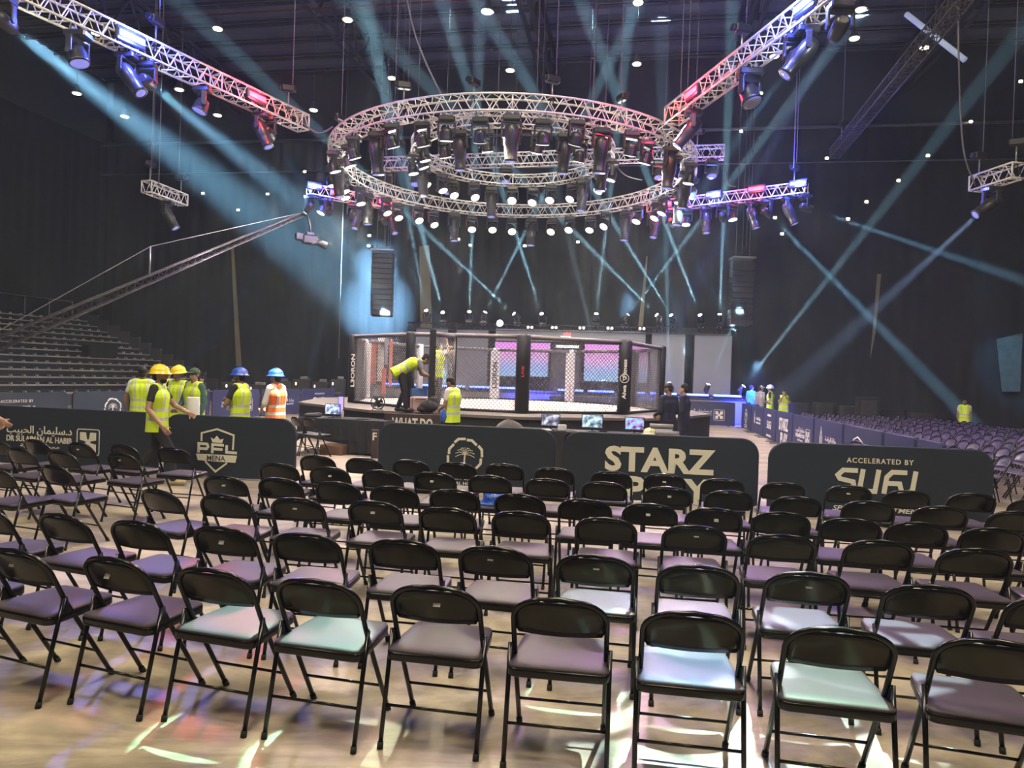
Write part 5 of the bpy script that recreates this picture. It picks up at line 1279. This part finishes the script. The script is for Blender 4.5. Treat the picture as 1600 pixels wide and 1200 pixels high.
# ------------------------------------------------------------------ seating bank on the right, turned towards the cage
RL0, RL1 = RB[0], RB[-1]; rd = (RL1 - RL0); rL = rd.length; rdn = rd.normalized(); rn_ = V((rdn.y, -rdn.x, 0))
rk = random.Random(9); nbank = 0
for r in range(7):
    lst = []
    for k in range(36):
        s0 = rL - .9 - k * .56
        if s0 < -1: break
        if 9 <= k <= 10 and r > 3: pass
        p = RL0 + rdn * s0 + rn_ * (1.05 + r * .86 + rk.uniform(-.05, .05)) + rdn * rk.uniform(-.04, .04)
        x, y = proj(p + V((0, 0, .5)))
        if x < 1625 and y > 600 and not (1440 < x and y > 740): lst.append(p)
    for j, p in enumerate(lst):
        pos = '%s from stage' % (ORD[j] if j < 20 else ['twenty-first', 'twenty-second', 'twenty-third', 'twenty-fourth', 'twenty-fifth', 'twenty-sixth', 'twenty-seventh', 'twenty-eighth', 'twenty-ninth', 'thirtieth', 'thirty-first', 'thirty-second', 'thirty-third', 'thirty-fourth', 'thirty-fifth', 'thirty-sixth'][j - 20])
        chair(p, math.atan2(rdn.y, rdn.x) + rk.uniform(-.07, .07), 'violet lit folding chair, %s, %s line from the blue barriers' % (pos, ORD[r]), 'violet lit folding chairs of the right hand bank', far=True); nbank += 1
print('bank', nbank)

# ------------------------------------------------------------------ tables, monitors and small things
CLOTH = mat('black_cloth', (.018, .018, .022), .85, noise=.2, bump=.3)
def cloth_table(label, c, L, W_, rz, drop=.42, cat='table'):
    t = thing('folding_table', label + ' under a black cloth', cat, c, rz)
    MB().bbox((0, 0, .72), (L, W_, .035), .008).build('tabletop', MATTE, t)
    for sx in (-1, 1):
        for sy in (-1, 1): MB().tube([(sx * (L / 2 - .12), sy * (W_ / 2 - .1), 0), (sx * (L / 2 - .12), sy * (W_ / 2 - .1), .70)], .016, 8).build('leg', BLKMET, t)
    n = 12; mb = MB(); N = 4 * n; rings = []
    def edge(k, ex):
        s_, q = divmod(k, n); f_ = q / n
        X, Y = L / 2 + ex, W_ / 2 + ex
        return [(-X + 2 * X * f_, -Y), (X, -Y + 2 * Y * f_), (X - 2 * X * f_, Y), (-X, Y - 2 * Y * f_)][s_]
    for z, ex, wob in ((.745, -.004, 0), (.742, .006, 0), (.60, .015, .3), (.74 - drop, .03, 1)):
        for k in range(N):
            x, y = edge(k, ex + wob * .02 * math.sin(k * 1.9)); zz = z - (wob > .9) * .12 * (1 if k % n == 0 else .3 * math.sin(k * 1.3) ** 2); rings.append((x, y, max(.02, zz)))
    fs = [tuple(range(N))] + [(r * N + k, (r + 1) * N + k, (r + 1) * N + (k + 1) % N, r * N + (k + 1) % N) for r in range(3) for k in range(N)]
    mb.add(rings, fs); mb.build('cloth', CLOTH, t); return t
cloth_table('left black table with a small monitor', gz(527, 15.6), 1.5, .75, -.25)
cloth_table('second black table close to the platform corner', gz(582, 15.3), .8, .6, -.3, .68)
cloth_table('long black table left of the monitors row', gz(870, 14.15), 1.6, .75, TH, .7)
cloth_table('long black table under the two right monitors', gz(1003, 13.8), 1.4, .75, TH, .7)
def pix_mat(name, cols, s=8, es=1.0):
    m = bpy.data.materials.new(name); m.use_nodes = True; nt = m.node_tree; b = nt.nodes['Principled BSDF']
    tc = nt.nodes.new('ShaderNodeTexCoord'); vo = nt.nodes.new('ShaderNodeTexNoise'); vo.inputs['Scale'].default_value = s; vo.inputs['Detail'].default_value = 4
    cr = nt.nodes.new('ShaderNodeValToRGB'); e = cr.color_ramp.elements; e[0].position = .38; e[0].color = (*cols[0], 1); e[1].position = .66; e[1].color = (*cols[2], 1); q = e.new(.5); q.color = (*cols[1], 1)
    nt.links.new(tc.outputs['Object'], vo.inputs['Vector']); nt.links.new(vo.outputs['Fac'], cr.inputs[0]); nt.links.new(cr.outputs[0], b.inputs['Emission Color']); b.inputs['Emission Strength'].default_value = es; b.inputs['Base Color'].default_value = (.02, .02, .02, 1); return m
SCR = [pix_mat('monitor_view_%d' % i, c, 9 + i) for i, c in enumerate((((.02, .02, .03), (.08, .08, .14), (.5, .5, .55)), ((.03, .04, .05), (.12, .2, .26), (.55, .65, .7)), ((.03, .02, .06), (.25, .15, .4), (.15, .5, .8)), ((.03, .04, .08), (.15, .2, .35), (.6, .7, .9))))]
def monitor(label, c, rz, m, w_=.38, h=.25):
    t = thing('monitor', label, 'monitor', c, rz)
    MB().bbox((0, 0, .07 + h / 2), (w_, .03, h), .008).build('housing', HEADM, t); MB().box((0, -.017, .07 + h / 2), (w_ - .03, .004, h - .03)).build('display', m, t)
    MB().bbox((0, .03, .008), (.18, .14, .016), .004).build('foot', HEADM, t); MB().box((0, .03, .06), (.04, .02, .12)).build('stand', HEADM, t); return t
monitor('small monitor with dark picture on the table, leftmost of three', gz(858, 14.1, .745), TH, SCR[0]); monitor('small monitor with grey picture in the middle of the three', gz(923, 13.98, .745), TH, SCR[1], .42, .27)
monitor('small monitor with violet picture, rightmost of three', gz(989, 13.8, .745), TH, SCR[2]); monitor('small monitor with blue picture on the left black table', gz(518, 15.5, .745), -.2, SCR[3], .36, .24)
monitor('tall violet glowing monitor at the back edge of the left black table', gz(531, 15.75, .745), -.2, mat('violet_screen', (.05, .05, .1), .3, emit=(.14, .10, .8), es=2.2), .14, .40)
t = thing('bottle', 'small clear bottle beside the blue picture monitor', 'bottle', gz(533, 15.42, .745)); MB().lathe([(.03, 0), (.032, .02), (.032, .14), (.014, .18), (.014, .21)], 14).build('body', mat('bottle_clear', (.5, .45, .35), .2, noise=.1), t); MB().lathe([(.017, .205), (.017, .225)], 10).build('cap', PAPER, t)
t = thing('black_cloth_heap', 'folded black jacket lying on the left black table', 'jacket', gz(487, 15.5, .745)); MB().ball((0, 0, .04), (.2, .14, .055), 14, 8).ball((.1, .03, .07), (.1, .08, .04), 10, 6).build('fabric', TEE, t)
t = thing('cardboard_box', 'low brown box on the floor under the left black table', 'box', gz(522, 15.1), -.2); MB().bbox((0, 0, .10), (.5, .34, .20), .006).build('box', mat('cardboard', (.16, .08, .05), .8, noise=.15), t); MB().box((0, 0, .205), (.48, .32, .008)).build('lid', mat('cardboard', (.2, .1, .06)), t)
t = thing('white_box', 'small white box between the left and middle monitors', 'box', gz(876, 13.95, .745), .2); MB().bbox((0, 0, .06), (.16, .12, .12), .01).build('box', PAPER, t)
t = thing('paper_stack', 'white papers at the left end of the monitor table', 'papers', gz(846, 13.9, .745), .2); MB().bbox((0, 0, .012), (.3, .21, .022), .003).build('sheets', PAPER, t)
t = thing('notebook', 'grey notebook lying before the middle monitor', 'notebook', gz(905, 13.8, .745), .4); MB().bbox((0, 0, .012), (.25, .18, .02), .003).build('cover', PAPERG, t)
t = thing('hard_hat', 'pale yellow hard hat on the table right of the monitors', 'helmet', gz(1013, 13.65, .75), 0)
def hat_on(t, m):
    MB().lathe([(.150, 0), (.150, .008), (.125, .018), (.122, .05), (.106, .09), (.07, .118), (.02, .13), (.001, .131)], 22).build('shell', m, t)
    MB().tube([(0, -.12, .06), (0, -.06, .122), (0, 0, .137), (0, .06, .122), (0, .12, .06)], .013, 6).build('ridge', m, t)
    MB().ball((0, .14, .008), (.09, .05, .007), 12, 5).build('peak', m, t)
hat_on(t, mat('helmet_cream', (.8, .75, .42), .35, noise=.05))
for i, (px, z, r_) in enumerate(((1030, .745, .055), (1031, .865, .05), (1040, .745, .05))):
    c = gz(px, 13.75 - i * .16, z); t = thing('mat_roll', 'grey rolled mat at the right end of the table, %s one' % ORD[i], 'roll', c, TH, 'grey rolls at the table end')
    MB().tube([(-.22, 0, r_), (.22, 0, r_)], r_, 14).build('roll', mat('roll_grey', (.28, .27, .26), .8, noise=.15), t); MB().tube([(-.225, 0, r_), (.225, 0, r_)], r_ * .4, 10).build('core', TEE, t)
# black chairs at these tables
for i, px in enumerate((900, 933, 989, 1021, 1066, 1091)):
    p = gz(px, 13.25 - .04 * i); chair(p, TH, 'black folding chair at the monitor table behind the near barriers, %s from the left' % ORD[i], 'chairs at the tables by the platform')
chair(gz(474, 14.9), -50 * D2R, 'black folding chair left of the pair at the left black table', 'chairs at the tables by the platform'); chair(gz(493, 14.6), -35 * D2R, 'black folding chair right of the pair at the left black table', 'chairs at the tables by the platform')
for i, (px, Y) in enumerate(((1304, 12.6), (1321, 13.2), (1336, 12.4))):
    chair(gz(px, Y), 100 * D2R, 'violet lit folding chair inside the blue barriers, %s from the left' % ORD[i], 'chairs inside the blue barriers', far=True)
# helmet on a chair of the fifth row
hc_ = [c for c in CHAIRS if c[0] == 5 and c[1] == 5][0]
t = thing('hard_hat', 'blue hard hat left lying on a chair seat in the middle rows', 'helmet', hc_[2] + V((.02, .03, .467)), 2.6); hat_on(t, HELB)
MB().box((0, .118, .07), (.03, .006, .05), rx=-.4).build('label', PAPER, t)
# sign boards
SIGN = mat('sign_brown', (.045, .028, .026), .7, noise=.1)
def board(label, x0, x1, ytop, Y, txt, tw, th_, cz):
    a, b = atY(x0, ytop, Y), atY(x1, ytop + .033 * (x1 - x0), Y); w_ = (b - a).length; c = (a + b) / 2; h = a.z
    t = thing('sign_board', label, 'sign', (c.x, c.y, 0), TH * .5); MB().bbox((0, 0, h / 2), (w_, .06, h - .004), .01).build('board', SIGN, t)
    text_part(t, txt, 0, h - cz, width=tw * w_, height=th_, m=WHITEINK, bold=.03, y=-.035); return t
board('dark sign board reading WHAT DO before the platform', 600, 690, 645, 15.35, 'WHAT DO', .72, .26, .22)
board('narrow dark board with a white letter F at the platform corner', 581, 592, 671, 14.6, 'F', .6, .16, .14)
# things at the cage door
P_ = gz(588, 16.3, PZ); t = thing('floor_fan', 'round black fan on the platform edge left of the bending man', 'fan', P_, .2)
mb = MB(); R1 = .155
mb.tube([(R1 * math.cos(a), -.02, .18 + R1 * math.sin(a)) for a in [k * math.pi / 10 for k in range(20)]], .014, 6, closed=True)
for k in range(16): a = k * math.pi / 8; mb.tube([(0, -.05, .18), (R1 * math.cos(a), -.03, .18 + R1 * math.sin(a))], .003, 4)
mb.build('guard', HEADM, t); mb = MB()
for k in range(4): a = k * math.pi / 2; mb.add([(0, 0, .18), (.13 * math.cos(a), .01, .18 + .13 * math.sin(a)), (.13 * math.cos(a + .9), -.02, .18 + .13 * math.sin(a + .9)), (.0, .02, .18), (.13 * math.cos(a), .02, .18 + .13 * math.sin(a)), (.13 * math.cos(a + .9), -.01, .18 + .13 * math.sin(a + .9))], [(0, 1, 2), (5, 4, 3), (0, 3, 4, 1), (1, 4, 5, 2), (2, 5, 3, 0)])
mb.build('blades', ALUD, t); MB().tube([(0, .01, .18), (0, .10, .18)], .06, 12).build('motor', HEADM, t); MB().tube([(-.13, .04, .012), (-.1, .04, .02), (-.1, .02, .1), (.1, .02, .1), (.1, .04, .02), (.13, .04, .012)], .012, 6).build('stand', HEADM, t)
t = thing('tool_case', 'pale pink case open beside the bending man', 'case', gz(653, 16.55, PZ), .3); MB().bbox((0, 0, .17), (.40, .26, .34), .03).build('case', mat('case_pink', (.6, .42, .40), .6, noise=.1), t); MB().bbox((0, .06, .42), (.40, .05, .22), .02, rx=-.2).build('lid', mat('case_blue', (.05, .16, .4), .5, noise=.1), t); MB().tube([(-.12, -.14, .26), (-.1, -.18, .28), (.1, -.18, .28), (.12, -.14, .26)], .012, 6).build('handle', HEADM, t)
t = thing('gear_bag', 'crumpled black bag at the foot of the cage door', 'bag', gz(668, 16.0, PZ), .3); me = remesh(MB().ball((0, 0, .14), (.22, .16, .14)).ball((.1, .03, .26), (.12, .1, .12)).ball((-.14, 0, .08), (.14, .12, .08)), .015, 3); me.materials.append(TEE); link('bag', me, None, t); MB().tube([(-.1, -.12, .22), (0, -.16, .34), (.12, -.08, .34)], .012, 6).build('strap', BLKMET, t)
t = thing('tarpaulin', 'crumpled grey cover heaped before the platform', 'cover', gz(795, 14.95), .1)
mb = MB(); n = 16; vs = []
rp = random.Random(2)
for i in range(n):
    for j in range(n):
        x, y = (i / (n - 1) - .5), (j / (n - 1) - .5); z = .86 * max(0, 1 - (2.1 * abs(x)) ** 2.0) * max(0, 1 - (2.1 * abs(y)) ** 2.0) + rp.uniform(0, .05); vs.append((x * 1.4, y * .7, max(.005, z)))
mb.add(vs, [(i * n + j, i * n + n + j, i * n + n + j + 1, i * n + j + 1) for i in range(n - 1) for j in range(n - 1)], True); mb.build('sheet', mat('cover_grey', (.07, .065, .06), .8, noise=.3, bump=.5), t)

# ------------------------------------------------------------------ haze filling the hall
wn = sc.world.node_tree; vs_ = wn.nodes.new('ShaderNodeVolumeScatter')
vs_.inputs['Density'].default_value = .0017; vs_.inputs['Color'].default_value = (.78, .89, 1, 1)
wn.links.new(vs_.outputs[0], wn.nodes['World Output'].inputs['Volume'])
